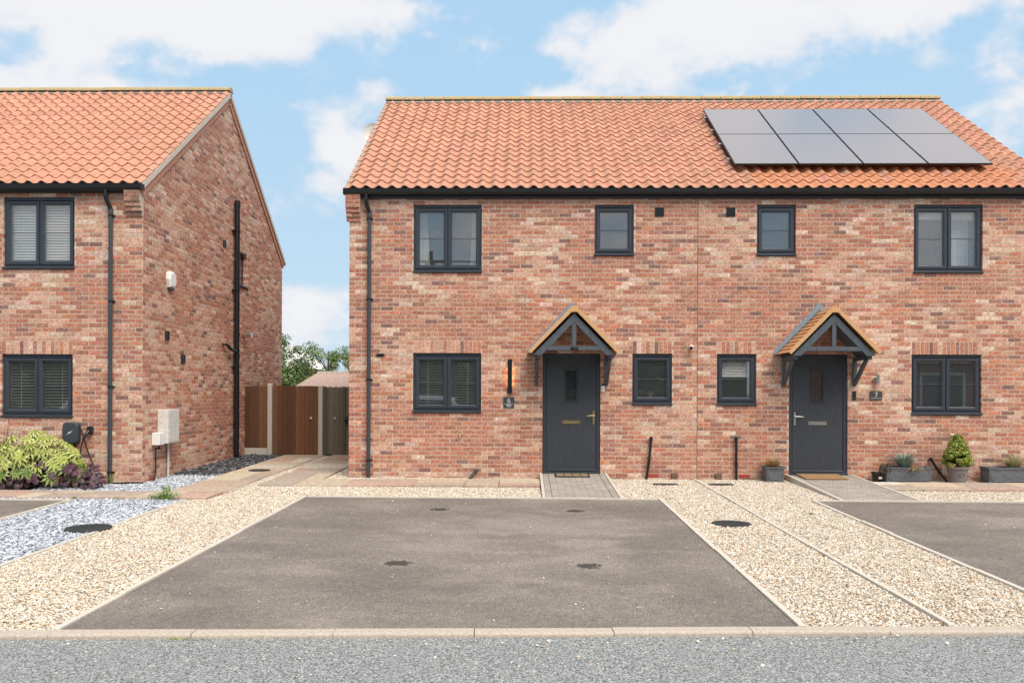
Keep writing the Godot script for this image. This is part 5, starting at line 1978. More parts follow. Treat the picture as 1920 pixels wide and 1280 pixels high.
func build_fittings() -> void:
	var mb: MB
	# number 6: long dark wall light that washes the wall, slate number plate
	var o := thing("wall_light", "tall slim black wall light glowing orange beside the house number 6", "wall light", Vector3(-0.286, 1.5, 0.02))
	mb = MB.new()
	mb.box(Vector3(-0.326, 1.497, 0.030), Vector3(-0.246, 2.097, 0.058), 0.004)
	add(mb, "casing", M.black_plastic, o)
	mb = MB.new()
	mb.box(Vector3(-0.30, 1.55, 0.0), Vector3(-0.272, 2.04, 0.029))
	add(mb, "mounting", M.black_plastic, o)
	for s in [-1.0, 1.0]:
		mb = MB.new()
		mb.box(Vector3(-0.286 + s * 0.016 - 0.002, 1.62, 0.012), Vector3(-0.286 + s * 0.016 + 0.002, 1.97, 0.026))
		add(mb, "glowing_strip", M.lamp_glow, o)
		var l := AreaLight3D.new()
		l.name = "wall_wash"
		l.area_size = Vector2(0.018, 0.34)
		l.light_energy = 0.026
		l.light_color = Color(1.0, 0.66, 0.34)
		l.shadow_enabled = true
		o.add_child(l, true)
		l.transform = Transform3D(Basis.looking_at(Vector3(s * 0.75, 0, -0.66).normalized(), Vector3.RIGHT.cross(Vector3.BACK)), Vector3(s * 0.034, 0.295, 0.012))
	o = thing("number_plate", "square slate house number plate reading 6 below the tall wall light", "house number", Vector3(-0.30, 1.24, 0.0))
	mb = MB.new()
	mb.box(Vector3(-0.397, 1.241, 0.004), Vector3(-0.206, 1.433, 0.016), 0.002)
	add(mb, "plate", M.slate, o)
	text(o, "6", 0.085, Vector3(-0.30, 1.365, 0.0175), M.paint_white)
	mb = MB.new()
	mb.box(Vector3(-0.385, 1.310, 0.0155), Vector3(-0.218, 1.3145, 0.0185))
	mb.box(Vector3(-0.352, 1.288, 0.0155), Vector3(-0.250, 1.2975, 0.018))
	mb.box(Vector3(-0.335, 1.262, 0.0155), Vector3(-0.268, 1.2715, 0.018))
	add(mb, "engraved_lines", M.paint_white, o)
	o = thing("number_plate", "slate house number plate reading 7 beside the door with the steel handle", "house number", Vector3(6.12, 1.41, 0.0))
	mb = MB.new()
	mb.box(Vector3(6.016, 1.406, 0.004), Vector3(6.230, 1.562, 0.016), 0.002)
	add(mb, "plate", M.slate, o)
	text(o, "7", 0.078, Vector3(6.125, 1.495, 0.0175), M.paint_white)
	mb = MB.new()
	mb.box(Vector3(6.03, 1.434, 0.0155), Vector3(6.215, 1.4385, 0.0185))
	add(mb, "engraved_lines", M.paint_white, o)
	o = thing("wall_light", "small steel cylinder wall light above the number 7 plate", "wall light", Vector3(6.13, 1.68, 0.0))
	mb = MB.new()
	mb.tube([Vector3(6.135, 1.672, 0.075), Vector3(6.135, 1.845, 0.075)], 0.029, 18)
	add(mb, "cylinder", M.steel, o)
	mb = MB.new()
	mb.tube([Vector3(6.10, 1.76, 0.0), Vector3(6.10, 1.76, 0.02)], 0.042, 16)
	mb.tube([Vector3(6.11, 1.76, 0.02), Vector3(6.13, 1.76, 0.06)], 0.014, 8)
	add(mb, "bracket", M.steel, o)
	o = thing("doorbell", "black video doorbell on the brick beside door number 7", "doorbell", Vector3(5.747, 1.41, 0.0))
	mb = MB.new()
	mb.box(Vector3(5.717, 1.412, 0.0), Vector3(5.777, 1.561, 0.028), 0.007)
	add(mb, "body", M.black_plastic, o)
	mb = MB.new()
	mb.tube([Vector3(5.747, 1.525, 0.026), Vector3(5.747, 1.525, 0.032)], 0.014, 14)
	mb.tube([Vector3(5.747, 1.45, 0.026), Vector3(5.747, 1.45, 0.031)], 0.018, 14)
	add(mb, "button", M.grey_plastic, o)
	o = thing("doorbell", "white doorbell push on the brick beside door number 6", "doorbell", Vector3(1.354, 1.535, 0.0))
	mb = MB.new()
	mb.box(Vector3(1.324, 1.534, 0.0), Vector3(1.385, 1.640, 0.026), 0.008)
	add(mb, "body", M.white_plastic, o)
	mb = MB.new()
	mb.tube([Vector3(1.3545, 1.578, 0.024), Vector3(1.3545, 1.578, 0.030)], 0.014, 14)
	add(mb, "button", M.steel, o)
	mb = MB.new()
	mb.box(Vector3(1.318, 1.641, 0.0), Vector3(1.390, 1.668, 0.03), 0.004)
	add(mb, "cap", M.black_plastic, o)
	o = thing("security_camera", "small white security camera with a black lens beside the movement joint", "camera", Vector3(2.888, 2.30, 0.0))
	mb = MB.new()
	mb.tube([Vector3(2.905, 2.33, 0.0), Vector3(2.905, 2.33, 0.012)], 0.034, 14)
	mb.tube([Vector3(2.905, 2.33, 0.01), Vector3(2.900, 2.325, 0.05)], 0.012, 8)
	mb.tube([Vector3(2.906, 2.325, 0.035), Vector3(2.880, 2.300, 0.115)], 0.035, 16)
	add(mb, "body", M.white_plastic, o)
	mb = MB.new()
	mb.tube([Vector3(2.8802, 2.3002, 0.1145), Vector3(2.8785, 2.2985, 0.1195)], 0.029, 16)
	add(mb, "lens", M.black_plastic, o)
	for e in [[-1.156, 0.772, M.brass, "brass outside tap on the wall of number 6"], [7.42, 0.765, M.steel, "dull outside tap above the conical shrub"]]:
		o = thing("garden_tap", e[3], "tap", Vector3(e[0], e[1], 0.0))
		mb = MB.new()
		var c := Vector3(e[0], e[1], 0.0)
		mb.tube([c, c + Vector3(0, 0, 0.06)], 0.014, 10)
		mb.tube(smooth_path([c + Vector3(0, 0, 0.05), c + Vector3(0.0, 0.0, 0.085), c + Vector3(0.0, -0.05, 0.10)], 4), 0.012, 10)
		mb.tube([c + Vector3(0, 0.0, 0.06), c + Vector3(0, 0.045, 0.06)], 0.008, 8)
		add(mb, "spout", e[2], o)
		mb = MB.new()
		mb.tube([c + Vector3(-0.035, 0.047, 0.06), c + Vector3(0.035, 0.047, 0.06)], 0.007, 8)
		add(mb, "handle", e[2], o)
	# gable: alarm box, meter box with a small box and cable, charger
	o = thing("alarm_box", "white shield shaped alarm box with a dark base high on the gable wall", "alarm box", Vector3(-6.39, 3.33, -0.07))
	mb = MB.new()
	mb.xf = Transform3D(Basis(Vector3.FORWARD, Vector3.UP, Vector3.RIGHT), Vector3(-6.388, 0, -0.07))
	var shield := [Vector2(-0.10, 3.36), Vector2(0.10, 3.36), Vector2(0.15, 3.50), Vector2(0.135, 3.60), Vector2(0.07, 3.645), Vector2(-0.07, 3.645), Vector2(-0.135, 3.60), Vector2(-0.15, 3.50)]
	var r0 := []
	var r1 := []
	var r2 := []
	for p in shield:
		r0.append(Vector3(p.x, p.y, 0)); r1.append(Vector3(p.x, p.y, 0.05)); r2.append(Vector3(p.x * 0.75, 3.5 + (p.y - 3.5) * 0.78, 0.08))
	mb.loft([r0, r1, r2], false, true)
	add(mb, "cover", M.white_plastic, o)
	mb = MB.new()
	mb.xf = Transform3D(Basis(Vector3.FORWARD, Vector3.UP, Vector3.RIGHT), Vector3(-6.388, 0, -0.07))
	mb.box(Vector3(-0.085, 3.315, 0.0), Vector3(0.085, 3.359, 0.055), 0.006)
	add(mb, "strobe", M.upvc, o)
	o = thing("meter_box", "tall white meter cabinet fixed low on the gable wall", "meter box", Vector3(-6.39, 0.6, 0.18))
	mb = MB.new()
	mb.box(Vector3(-6.389, 0.60, -0.08), Vector3(-6.20, 1.19, 0.40), 0.010)
	add(mb, "cabinet", M.meter_white, o)
	mb = MB.new()
	mb.box(Vector3(-6.201, 0.63, -0.05), Vector3(-6.193, 1.15, 0.37), 0.003)
	add(mb, "door", M.meter_white, o)
	mb = MB.new()
	mb.tube([Vector3(-6.35, 0.602, 0.04), Vector3(-6.35, -0.05, 0.04)], 0.022, 12)
	add(mb, "conduit", M.meter_white, o)
	o = thing("junction_box", "small pale grey junction box in front of the white meter cabinet", "junction box", Vector3(-6.39, 0.59, 0.53))
	mb = MB.new()
	mb.box(Vector3(-6.389, 0.585, 0.42), Vector3(-6.25, 0.80, 0.62), 0.010)
	add(mb, "box", M.white_plastic, o)
	mb = MB.new()
	mb.tube(smooth_path([Vector3(-6.33, 0.59, 0.50), Vector3(-6.31, 0.52, 0.47), Vector3(-6.33, 0.53, 0.53), Vector3(-6.34, 0.50, 0.56), Vector3(-6.34, 0.15, 0.56), Vector3(-6.33, -0.01, 0.66), Vector3(-6.29, -0.03, 0.90), Vector3(-6.45, 0.0, 1.08), Vector3(-6.8, -0.01, 1.12), Vector3(-7.25, -0.02, 1.15), Vector3(-7.6, -0.02, 1.1)], 8), 0.013, 8)
	add(mb, "cable", M.rubber, o)
	o = thing("car_charger", "dark grey rounded car charger with a white flash on the front wall", "charger", Vector3(-7.55, 0.63, 0.96))
	mb = MB.new()
	var sq := []
	for k in 24:
		var an := TAU * k / 24.0
		var cx := signf(cos(an)) * pow(absf(cos(an)), 0.42) * 0.135
		var cy := signf(sin(an)) * pow(absf(sin(an)), 0.42) * 0.178
		sq.append(Vector2(-7.55 + cx, 0.812 + cy))
	var q0 := []
	var q1 := []
	var q2 := []
	for p in sq:
		q0.append(Vector3(p.x, p.y, 0.96)); q1.append(Vector3(p.x, p.y, 1.05)); q2.append(Vector3(-7.55 + (p.x + 7.55) * 0.90, 0.812 + (p.y - 0.812) * 0.92, 1.07))
	mb.loft([q0, q1, q2], false, true)
	add(mb, "body", M.grey_plastic, o)
	mb = MB.new()
	mb.prism([Vector2(-7.605, 0.775), Vector2(-7.555, 0.815), Vector2(-7.545, 0.805), Vector2(-7.495, 0.865), Vector2(-7.545, 0.825), Vector2(-7.555, 0.835)], 1.069, 1.0725)
	add(mb, "flash", M.paint_white, o)
	mb = MB.new()
	mb.tube([Vector3(-7.50, 0.64, 1.0), Vector3(-7.50, 0.05, 1.0)], 0.012, 8)
	mb.tube(smooth_path([Vector3(-7.42, 0.92, 1.02), Vector3(-7.37, 0.88, 1.05), Vector3(-7.31, 0.70, 1.06), Vector3(-7.20, 0.40, 1.07), Vector3(-7.05, 0.12, 1.09), Vector3(-6.9, 0.0, 1.12), Vector3(-6.6, 0.0, 1.14), Vector3(-6.3, 0.0, 1.1)], 8), 0.011, 8)
	add(mb, "cable", M.rubber, o)
	o = thing("charger_holster", "black plug holster with a hanging cable beside the car charger", "holster", Vector3(-7.245, 0.80, 0.96))
	mb = MB.new()
	mb.box(Vector3(-7.29, 0.80, 0.96), Vector3(-7.20, 0.92, 1.04), 0.012)
	mb.tube([Vector3(-7.25, 0.84, 1.03), Vector3(-7.27, 0.78, 1.09), Vector3(-7.31, 0.70, 1.10)], [0.032, 0.028, 0.020], 12)
	add(mb, "plug", M.black_plastic, o)
	mb = MB.new()
	mb.tube(smooth_path([Vector3(-7.31, 0.70, 1.10), Vector3(-7.345, 0.55, 1.10), Vector3(-7.34, 0.30, 1.12), Vector3(-7.29, 0.08, 1.2), Vector3(-7.18, -0.01, 1.45), Vector3(-7.05, -0.02, 1.7)], 8), 0.012, 8)
	add(mb, "cable", M.rubber, o)
	# satellite dish beyond the left verge of the pair
	o = thing("satellite_dish", "pale round satellite dish peeping past the roof verge of number 6", "satellite dish", Vector3(-3.45, 6.3, -3.0))
	mb = MB.new()
	mb.lathe([Vector2(0.0, 0.0), Vector2(0.08, 0.008), Vector2(0.15, 0.03), Vector2(0.21, 0.06), Vector2(0.212, 0.068), Vector2(0.15, 0.04), Vector2(0.0, 0.008)], Vector3.ZERO, 28)
	for i in mb.v.size():
		mb.v[i] = Vector3(-3.30, 7.02, -3.0) + Vector3(mb.v[i].x, -mb.v[i].z, mb.v[i].y).rotated(Vector3.UP, 0.35)
		mb.n[i] = Vector3(mb.n[i].x, -mb.n[i].z, mb.n[i].y).rotated(Vector3.UP, 0.35)
	add(mb, "dish", M.white_plastic, o)
	mb = MB.new()
	mb.tube([Vector3(-3.24, 6.98, -3.02), Vector3(-3.20, 6.75, -3.1), Vector3(-3.14, 6.6, -3.15)], 0.02, 8)
	mb.tube([Vector3(-3.26, 6.80, -2.97), Vector3(-3.18, 6.86, -2.70)], 0.012, 8)
	add(mb, "arm", M.grey_plastic, o)
	# inside the windows
	curtain(-1.93, -1.80, -1.93, -1.74, 3.66, 4.75, -0.36, "white curtain drawn back to the left of the paired upper window of number 6")
	curtain(-0.97, -0.87, -1.03, -0.87, 3.66, 4.75, -0.36, "white curtain drawn back to the right of the paired upper window of number 6")
	curtain(7.42, 7.90, 7.42, 7.90, 3.66, 4.75, -0.36, "white net curtain behind the right sash of the upper window of number 7")
	blind(-1.93, -0.86, 1.20, 2.16, -0.16, 0.046, 0.02, "open white venetian blind in the lower paired window of number 6")
	blind(-8.69, -7.64, 1.08, 2.08, 0.79, 0.050, 0.10, "open white venetian blind in the lower window above the shrubs")
	blind(-8.67, -7.62, 3.60, 4.70, 0.79, 0.046, 0.95, "nearly closed white venetian blind in the upper window of the gabled house")
	o = thing("roman_blind", "pleated pale blind half lowered in the small window beside the movement joint", "blind", Vector3(3.70, 1.78, -0.16))
	for k in 7:
		mb = MB.new()
		var y := 2.16 - k * 0.05
		mb.quad(Vector3(3.42, y - 0.056, -0.145), Vector3(3.98, y - 0.056, -0.145), Vector3(3.98, y, -0.165), Vector3(3.42, y, -0.165))
		add(mb, "pleat", M.curtain, o)
	o = thing("roller_blind", "white roller blind rolled up at the head of number 7's upper paired window", "blind", Vector3(7.37, 4.62, -0.2))
	mb = MB.new()
	mb.box(Vector3(6.85, 4.60, -0.20), Vector3(7.89, 4.75, -0.195))
	add(mb, "fabric", M.curtain, o)
	mb = MB.new()
	mb.tube([Vector3(6.85, 4.74, -0.22), Vector3(7.89, 4.74, -0.22)], 0.03, 12)
	add(mb, "roller", M.curtain, o)
	o = thing("reed_diffuser", "small pot of dried stems on the sill of the little window by door number 6", "vase", Vector3(2.23, 1.32, -0.22))
	mb = MB.new()
	mb.lathe([Vector2(0.0, 1.33), Vector2(0.03, 1.33), Vector2(0.035, 1.37), Vector2(0.015, 1.41), Vector2(0.015, 1.43)], Vector3(2.23, 0, -0.22), 14)
	add(mb, "pot", M.white_plastic, o)
	mb = MB.new()
	for k in 9:
		mb.tube([Vector3(2.23, 1.42, -0.22), Vector3(2.23 + (k - 4) * 0.014, 1.56 - absf(k - 4.0) * 0.008, -0.22 + 0.01 * (k % 3))], 0.0025, 5)
	add(mb, "stems", M.coir, o)
	# door mats
	o = thing("door_mat", "black rubber door mat with four buff panels at door number 6", "door mat", Vector3(0.80, 0.08, 0.27))
	var mt := Transform3D(Basis(Vector3.RIGHT, 0.053), Vector3(0.805, 0.081, 0.26))
	mb = MB.new()
	mb.xf = mt
	mb.box(Vector3(-0.30, 0.0, -0.20), Vector3(0.30, 0.010, 0.20), 0.003)
	add(mb, "backing", M.rubber, o)
	for k in 4:
		mb = MB.new()
		mb.xf = mt
		mb.box(Vector3(-0.272 + k * 0.139, 0.009, -0.165), Vector3(-0.145 + k * 0.139, 0.0135, 0.165), 0.002)
		add(mb, "pile", M.mat_buff, o)
	mb = MB.new()
	mb.xf = Transform3D(Basis(Vector3.RIGHT, 0.053) , Vector3(5.09, 0.083, 0.30))
	mb.box(Vector3(-0.36, 0.0, -0.27), Vector3(0.36, 0.016, 0.27), 0.004)
	tag(single(mb, "door_mat", M.coir, Vector3(5.09, 0.08, 0.30)), "plain tan coir door mat at door number 7", "door mat")


func trough(label: String, x0: float, x1: float, z0: float, z1: float, h: float) -> Node3D:
	var g := gy((z0 + z1) / 2) - 0.005
	var o := thing("planter", label, "planter", Vector3((x0 + x1) / 2, g, (z0 + z1) / 2))
	var mb := MB.new()
	var t := 0.018
	var ring := func(i: float, y: float) -> Array: return [Vector3(x0 + i, g + y, z1 - i), Vector3(x1 - i, g + y, z1 - i), Vector3(x1 - i, g + y, z0 + i), Vector3(x0 + i, g + y, z0 + i)]
	mb.loft([ring.call(0.012, 0.0), ring.call(0.012, 0.02), ring.call(0.02, 0.022), ring.call(0.014, h - 0.03), ring.call(0.0, h - 0.026), ring.call(0.0, h), ring.call(t, h), ring.call(t + 0.01, h - 0.05)], true, true)
	add(mb, "trough", M.planter, o)
	# raised moulding with clipped corners on the front and the ends
	for face in 3:
		mb = MB.new()
		var w := (x1 - x0) if face == 0 else (z1 - z0)
		if face == 0: mb.xf = Transform3D(Basis(), Vector3((x0 + x1) / 2, g, z1 - 0.016))
		elif face == 1: mb.xf = Transform3D(Basis(Vector3.BACK, Vector3.UP, Vector3.LEFT), Vector3(x0 + 0.016, g, (z0 + z1) / 2))
		else: mb.xf = Transform3D(Basis(Vector3.FORWARD, Vector3.UP, Vector3.RIGHT), Vector3(x1 - 0.016, g, (z0 + z1) / 2))
		var a := w / 2 - 0.04
		var b0 := 0.045
		var b1 := h - 0.055
		var c := minf(0.05, a * 0.4)
		var path := [Vector3(-a + c, b0, 0), Vector3(a - c, b0, 0), Vector3(a, b0 + c, 0), Vector3(a, b1 - c, 0), Vector3(a - c, b1, 0), Vector3(-a + c, b1, 0), Vector3(-a, b1 - c, 0), Vector3(-a, b0 + c, 0), Vector3(-a + c, b0, 0)]
		mb.tube(path, 0.007, 6, false)
		add(mb, "moulding", M.planter, o)
	mb = MB.new()
	mb.box(Vector3(x0 + t + 0.002, g + h - 0.06, z0 + t + 0.002), Vector3(x1 - t - 0.002, g + h - 0.035, z1 - t - 0.002))
	add(mb, "soil", M.soil, o)
	return o


func palm_leaf(r: RandomNumberGenerator, size: float, vivid: Color, deep: Color) -> ArrayMesh:
	var mb := MB.new()
	var lobes := 8
	for i in lobes:
		var an := lerpf(-2.3, 2.3, i / float(lobes - 1))
		var len := size * (1.0 - 0.28 * absf(an) / 2.3) * r.randf_range(0.9, 1.08)
		var d := Vector3(sin(an), 0, cos(an))
		var s := Vector3(d.z, 0, -d.x)
		var w := size * 0.13
		var drop := Vector3(0, -len * 0.22, 0)
		mb.col = deep.lerp(vivid, 0.35)
		var mid := d * len * 0.55 + Vector3(0, 0.02, 0)
		mb.quad(Vector3.ZERO, mid + s * w, mid, Vector3.ZERO + s * 0.001)
		mb.col = vivid
		mb.tri(Vector3.ZERO, mid + s * w, mid); mb.tri(Vector3.ZERO, mid, mid - s * w)
		mb.col = vivid.lerp(Color(0.66, 0.68, 0.34), 0.3)
		mb.tri(mid + s * w, d * len + drop, mid); mb.tri(mid, d * len + drop, mid - s * w)
	return mb.mesh(M.leaf)


func build_garden() -> void:
	var r := RandomNumberGenerator.new()
	r.seed = 99
	var mb: MB
	# yellow-green shrub with big hand-shaped leaves
	var at := gp(-7.95, 1.52)
	var o := thing("variegated_shrub", "broad shrub of big pale yellow green hand shaped leaves below the window", "shrub", at)
	var kinds := []
	for i in 4:  # darker kinds for the low leaves, inner shade painted in for depth
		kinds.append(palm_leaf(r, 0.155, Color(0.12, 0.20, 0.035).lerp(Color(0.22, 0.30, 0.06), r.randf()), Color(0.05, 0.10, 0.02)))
	for i in 6:
		kinds.append(palm_leaf(r, 0.155, Color(0.30, 0.38, 0.05).lerp(Color(0.50, 0.52, 0.16), r.randf()), Color(0.10, 0.18, 0.03)))
	mb = MB.new()
	var heads := []
	for i in 240:
		var an := r.randf() * TAU
		var q := sqrt(r.randf())
		var yy := sqrt(maxf(0.0, 1.0 - q * q)) * r.randf_range(0.45, 1.12)
		var p := at + Vector3(cos(an) * q * 0.92, 0.10 + yy * 0.74, sin(an) * q * 0.42)
		var out := Vector3(cos(an) * q * 0.9, 0.45 + yy * 0.5, sin(an) * q * 0.8 + 0.25).normalized()
		heads.append([p, out])
		if i % 3 == 0: mb.tube([at + Vector3(cos(an) * 0.1, 0, sin(an) * 0.1), p.lerp(at, 0.4) + Vector3(0, 0.1, 0), p], [0.010, 0.007, 0.003], 5)
	add(mb, "stems", M.bark, o)
	for e in heads:
		var z: Vector3 = (Vector3(r.randf_range(-1, 1), -0.35, r.randf_range(-0.4, 1.0))).normalized()
		var y: Vector3 = e[1]
		var x := y.cross(z).normalized()
		z = x.cross(y).normalized()
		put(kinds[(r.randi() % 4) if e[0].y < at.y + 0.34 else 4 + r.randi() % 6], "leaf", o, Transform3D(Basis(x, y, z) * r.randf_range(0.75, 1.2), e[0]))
	# deep purple shrub
	at = gp(-7.02, 1.55)
	at.x = -7.30
	o = thing("purple_shrub", "low dark purple shrub of rounded leaves at the edge of the path", "shrub", at)
	var purple := []
	for i in 8:
		var lm := MB.new()
		var c := Color(0.035, 0.012, 0.018).lerp(Color(0.10, 0.04, 0.055), r.randf())
		lm.col = c
		for k in 8:
			var a0 := TAU * k / 8.0
			var a1 := TAU * (k + 1) / 8.0
			lm.tri(Vector3(0, 0.006, 0.028), Vector3(sin(a0) * 0.030, 0, 0.03 + cos(a0) * 0.034), Vector3(sin(a1) * 0.030, 0, 0.03 + cos(a1) * 0.034))
		purple.append(lm.mesh(M.petal_leaf))
	mb = MB.new()
	var spots := []
	for i in 290:
		var an := r.randf() * TAU
		var q := sqrt(r.randf())
		var yy := sqrt(maxf(0.0, 1.0 - q * q)) * r.randf_range(0.35, 1.0)
		var lobe: Array = [[-0.30, 0.60, 0.36, 0.26], [0.22, 0.50, 0.40, 0.26], [-0.75, 0.40, 0.28, 0.24], [0.48, 0.42, 0.14, 0.16]][r.randi() % 4]
		spots.append([at + Vector3(lobe[0] + cos(an) * q * lobe[2], 0.02 + yy * lobe[1] * 0.85, 0.16 + sin(an) * q * lobe[3]), Vector3(cos(an) * q, 0.5 + yy * 0.4, sin(an) * q + 0.5).normalized()])
		if i % 6 == 0: mb.tube([at + Vector3(lobe[0] * 0.6, 0, 0.1), spots[-1][0]], [0.006, 0.003], 5)
	add(mb, "stems", M.bark, o)
	for e in spots:
		var y: Vector3 = e[1]
		var x := y.cross(Vector3(r.randf_range(-1, 1), r.randf_range(-1, 0.3), r.randf_range(-1, 1))).normalized()
		put(purple[r.randi() % 8], "leaf", o, Transform3D(Basis(x, y, x.cross(y)) * r.randf_range(0.9, 1.7), e[0]))
	# bronze strap-leaved plant at the left edge
	at = gp(-8.50, 1.42)
	mb = MB.new()
	blade_tuft(mb, at, 80, 1.25, 0.85, 0.035, [Color(0.20, 0.085, 0.045), Color(0.28, 0.14, 0.07), Color(0.13, 0.05, 0.03)], r, 0.55)
	tag(single(mb, "bronze_flax", M.petal_leaf, at), "tall arching bronze strap leaved plant left of the yellow green shrub", "plant")
	# weeds
	for e in [[-5.20, 2.80, 60, 0.20, 0.28, "largest green weed clump at the edge of the sandstone path by the slate"], [-6.83, 1.12, 26, 0.22, 0.10, "upright green weed at the foot of the left downpipe"], [-6.50, 2.86, 14, 0.10, 0.10, "small green weed at the corner of the left parking bay"], [-6.42, 3.3, 12, 0.06, 0.14, "low green weed against the edging of the left parking bay"], [3.74, 3.72, 16, 0.05, 0.12, "tiny bright green weed in gravel by the right parking bay"], [2.98, 6.35, 9, 0.04, 0.06, "tiny green weed against the plot edging in gravel"], [-5.9, 2.80, 10, 0.06, 0.10, "small green weed between the path and the slate"], [-2.35, 9.02, 12, 0.03, 0.12, "sprig of weed at the foot of the road kerb"]]:
		at = gp(e[0], e[1], -0.005)
		if e[1] > 8.9: at.z = kerb_z(e[0]) + 0.14; at.y = gy(at.z) - 0.03
		mb = MB.new()
		blade_tuft(mb, at, e[2], e[3], e[4], 0.016, [Color(0.14, 0.26, 0.045), Color(0.20, 0.32, 0.07), Color(0.26, 0.33, 0.09)], r, 0.6)
		if e[2] > 40:
			leaf_mass(mb, r, [[at + Vector3(0, 0.06, 0), 0.16], [at + Vector3(0.12, 0.04, 0.02), 0.12], [at + Vector3(-0.14, 0.04, 0), 0.11], [at + Vector3(0.02, 0.16, 0), 0.08]], 90, 0.030, [Color(0.13, 0.25, 0.05), Color(0.20, 0.32, 0.08)])
		tag(single(mb, "weed", M.leaf, at), e[5], "weed")
	# pots by door 7
	var dry := [Color(0.48, 0.33, 0.15), Color(0.58, 0.44, 0.24), Color(0.36, 0.24, 0.11)]
	o = trough("square lead grey planter of dry tan grass left of door number 7", 4.115, 4.445, 0.06, 0.36, 0.26)
	mb = MB.new()
	blade_tuft(mb, Vector3(4.28, 0.215, 0.21), 260, 0.30, 0.30, 0.013, dry, r, 0.6)
	add(mb, "grass", M.leaf, o)
	o = trough("long lead grey trough with blue grass spilling over its rim", 6.16, 6.95, 0.08, 0.36, 0.27)
	mb = MB.new()
	blade_tuft(mb, Vector3(6.52, 0.225, 0.24), 460, 0.38, 0.34, 0.013, [Color(0.20, 0.29, 0.25), Color(0.27, 0.37, 0.33), Color(0.15, 0.22, 0.18)], r, 0.55)
	add(mb, "grass", M.leaf, o)
	mb = MB.new()
	blade_tuft(mb, Vector3(6.64, 0.235, 0.34), 160, 0.12, 0.22, 0.011, dry, r, 1.9)
	add(mb, "dead_grass", M.leaf, o)
	mb = MB.new()
	for k in 16:
		var c := Vector3(6.17 + r.randf() * 0.16, 0.26 + r.randf() * 0.03, 0.10 + r.randf() * 0.24)
		mb.tube(smooth_path([c, c + Vector3(-0.05, 0.02, 0.05), c + Vector3(-0.08, -0.06 - r.randf() * 0.1, 0.07)], 3), 0.010, 5)
	add(mb, "withered_trailer", M.bark, o)
	o = trough("long lead grey trough with pale dry grass at the right end of the wall", 7.86, 8.76, 0.10, 0.42, 0.28)
	mb = MB.new()
	blade_tuft(mb, Vector3(8.36, 0.235, 0.26), 340, 0.33, 0.34, 0.013, [Color(0.42, 0.38, 0.20), Color(0.50, 0.45, 0.30), Color(0.30, 0.32, 0.15)], r, 0.6)
	add(mb, "grass", M.leaf, o)
	at = gp(6.06, 0.20)
	o = thing("plant_pot", "small black nursery pot with a white label beside the trough", "pot", at)
	mb = MB.new()
	mb.lathe([Vector2(0.065, 0.0), Vector2(0.083, 0.145), Vector2(0.092, 0.146), Vector2(0.094, 0.172), Vector2(0.084, 0.172), Vector2(0.078, 0.14), Vector2(0.0, 0.14)], at, 24)
	add(mb, "pot", M.black_plastic, o)
	mb = MB.new()
	mb.box(at + Vector3(0.005, 0.055, 0.074), at + Vector3(0.06, 0.095, 0.081))
	add(mb, "label", M.paint_white, o)
	mb = MB.new()
	blade_tuft(mb, at + Vector3(0, 0.14, 0), 40, 0.07, 0.10, 0.008, dry, r, 0.8)
	add(mb, "dead_leaves", M.leaf, o)
	at = gp(7.37, 0.34)
	o = thing("potted_conifer", "clipped conical dwarf conifer in a round taupe pot", "potted shrub", at)
	mb = MB.new()
	mb.lathe([Vector2(0.0, 0.0), Vector2(0.128, 0.0), Vector2(0.134, 0.01), Vector2(0.165, 0.245), Vector2(0.184, 0.25), Vector2(0.187, 0.29), Vector2(0.170, 0.29), Vector2(0.160, 0.25), Vector2(0.0, 0.25)], at, 36)
	add(mb, "pot", M.urn, o)
	mb = MB.new()
	for rad in [0.042, 0.026]:
		var ring := []
		for k in 21:
			ring.append(at + Vector3(cos(TAU * k / 20.0) * rad, 0.155 + sin(TAU * k / 20.0) * rad, 0.1535 + sin(TAU * k / 20.0) * rad * 0.13))
		mb.tube(ring, 0.0045, 6, false)
	add(mb, "seal", M.urn, o)
	var clumps := []
	for k in 170:
		var q := r.randf()
		var rad := 0.235 * (1.0 - pow(q, 1.5) * 0.86) * (0.82 if q < 0.08 else 1.0)
		var an := r.randf() * TAU
		clumps.append([at + Vector3(cos(an) * rad * r.randf_range(0.75, 1.0), 0.30 + q * 0.50, sin(an) * rad * r.randf_range(0.55, 1.0)), 0.052])
	mb = MB.new()
	leaf_mass(mb, r, clumps, 110, 0.032, [Color(0.28, 0.34, 0.05), Color(0.36, 0.41, 0.07), Color(0.20, 0.26, 0.04), Color(0.38, 0.36, 0.08)])
	add(mb, "foliage", M.leaf, o)
	mb = MB.new()
	mb.tube([at + Vector3(0, 0.24, 0), at + Vector3(0.005, 0.45, 0), at + Vector3(0, 0.72, 0)], [0.022, 0.018, 0.006], 8)
	add(mb, "stem", M.bark, o)
	mb = MB.new()
	mb.tube(smooth_path([Vector3(7.55, 0.13, 0.25), Vector3(7.65, 0.09, 0.24), Vector3(7.78, 0.03, 0.22), Vector3(7.86, 0.005, 0.22)], 5), 0.009, 7)
	tag(single(mb, "hose_end", M.brown_cover, Vector3(7.7, 0, 0.24)), "short length of brown hose between the taupe pot and the right trough", "hose")


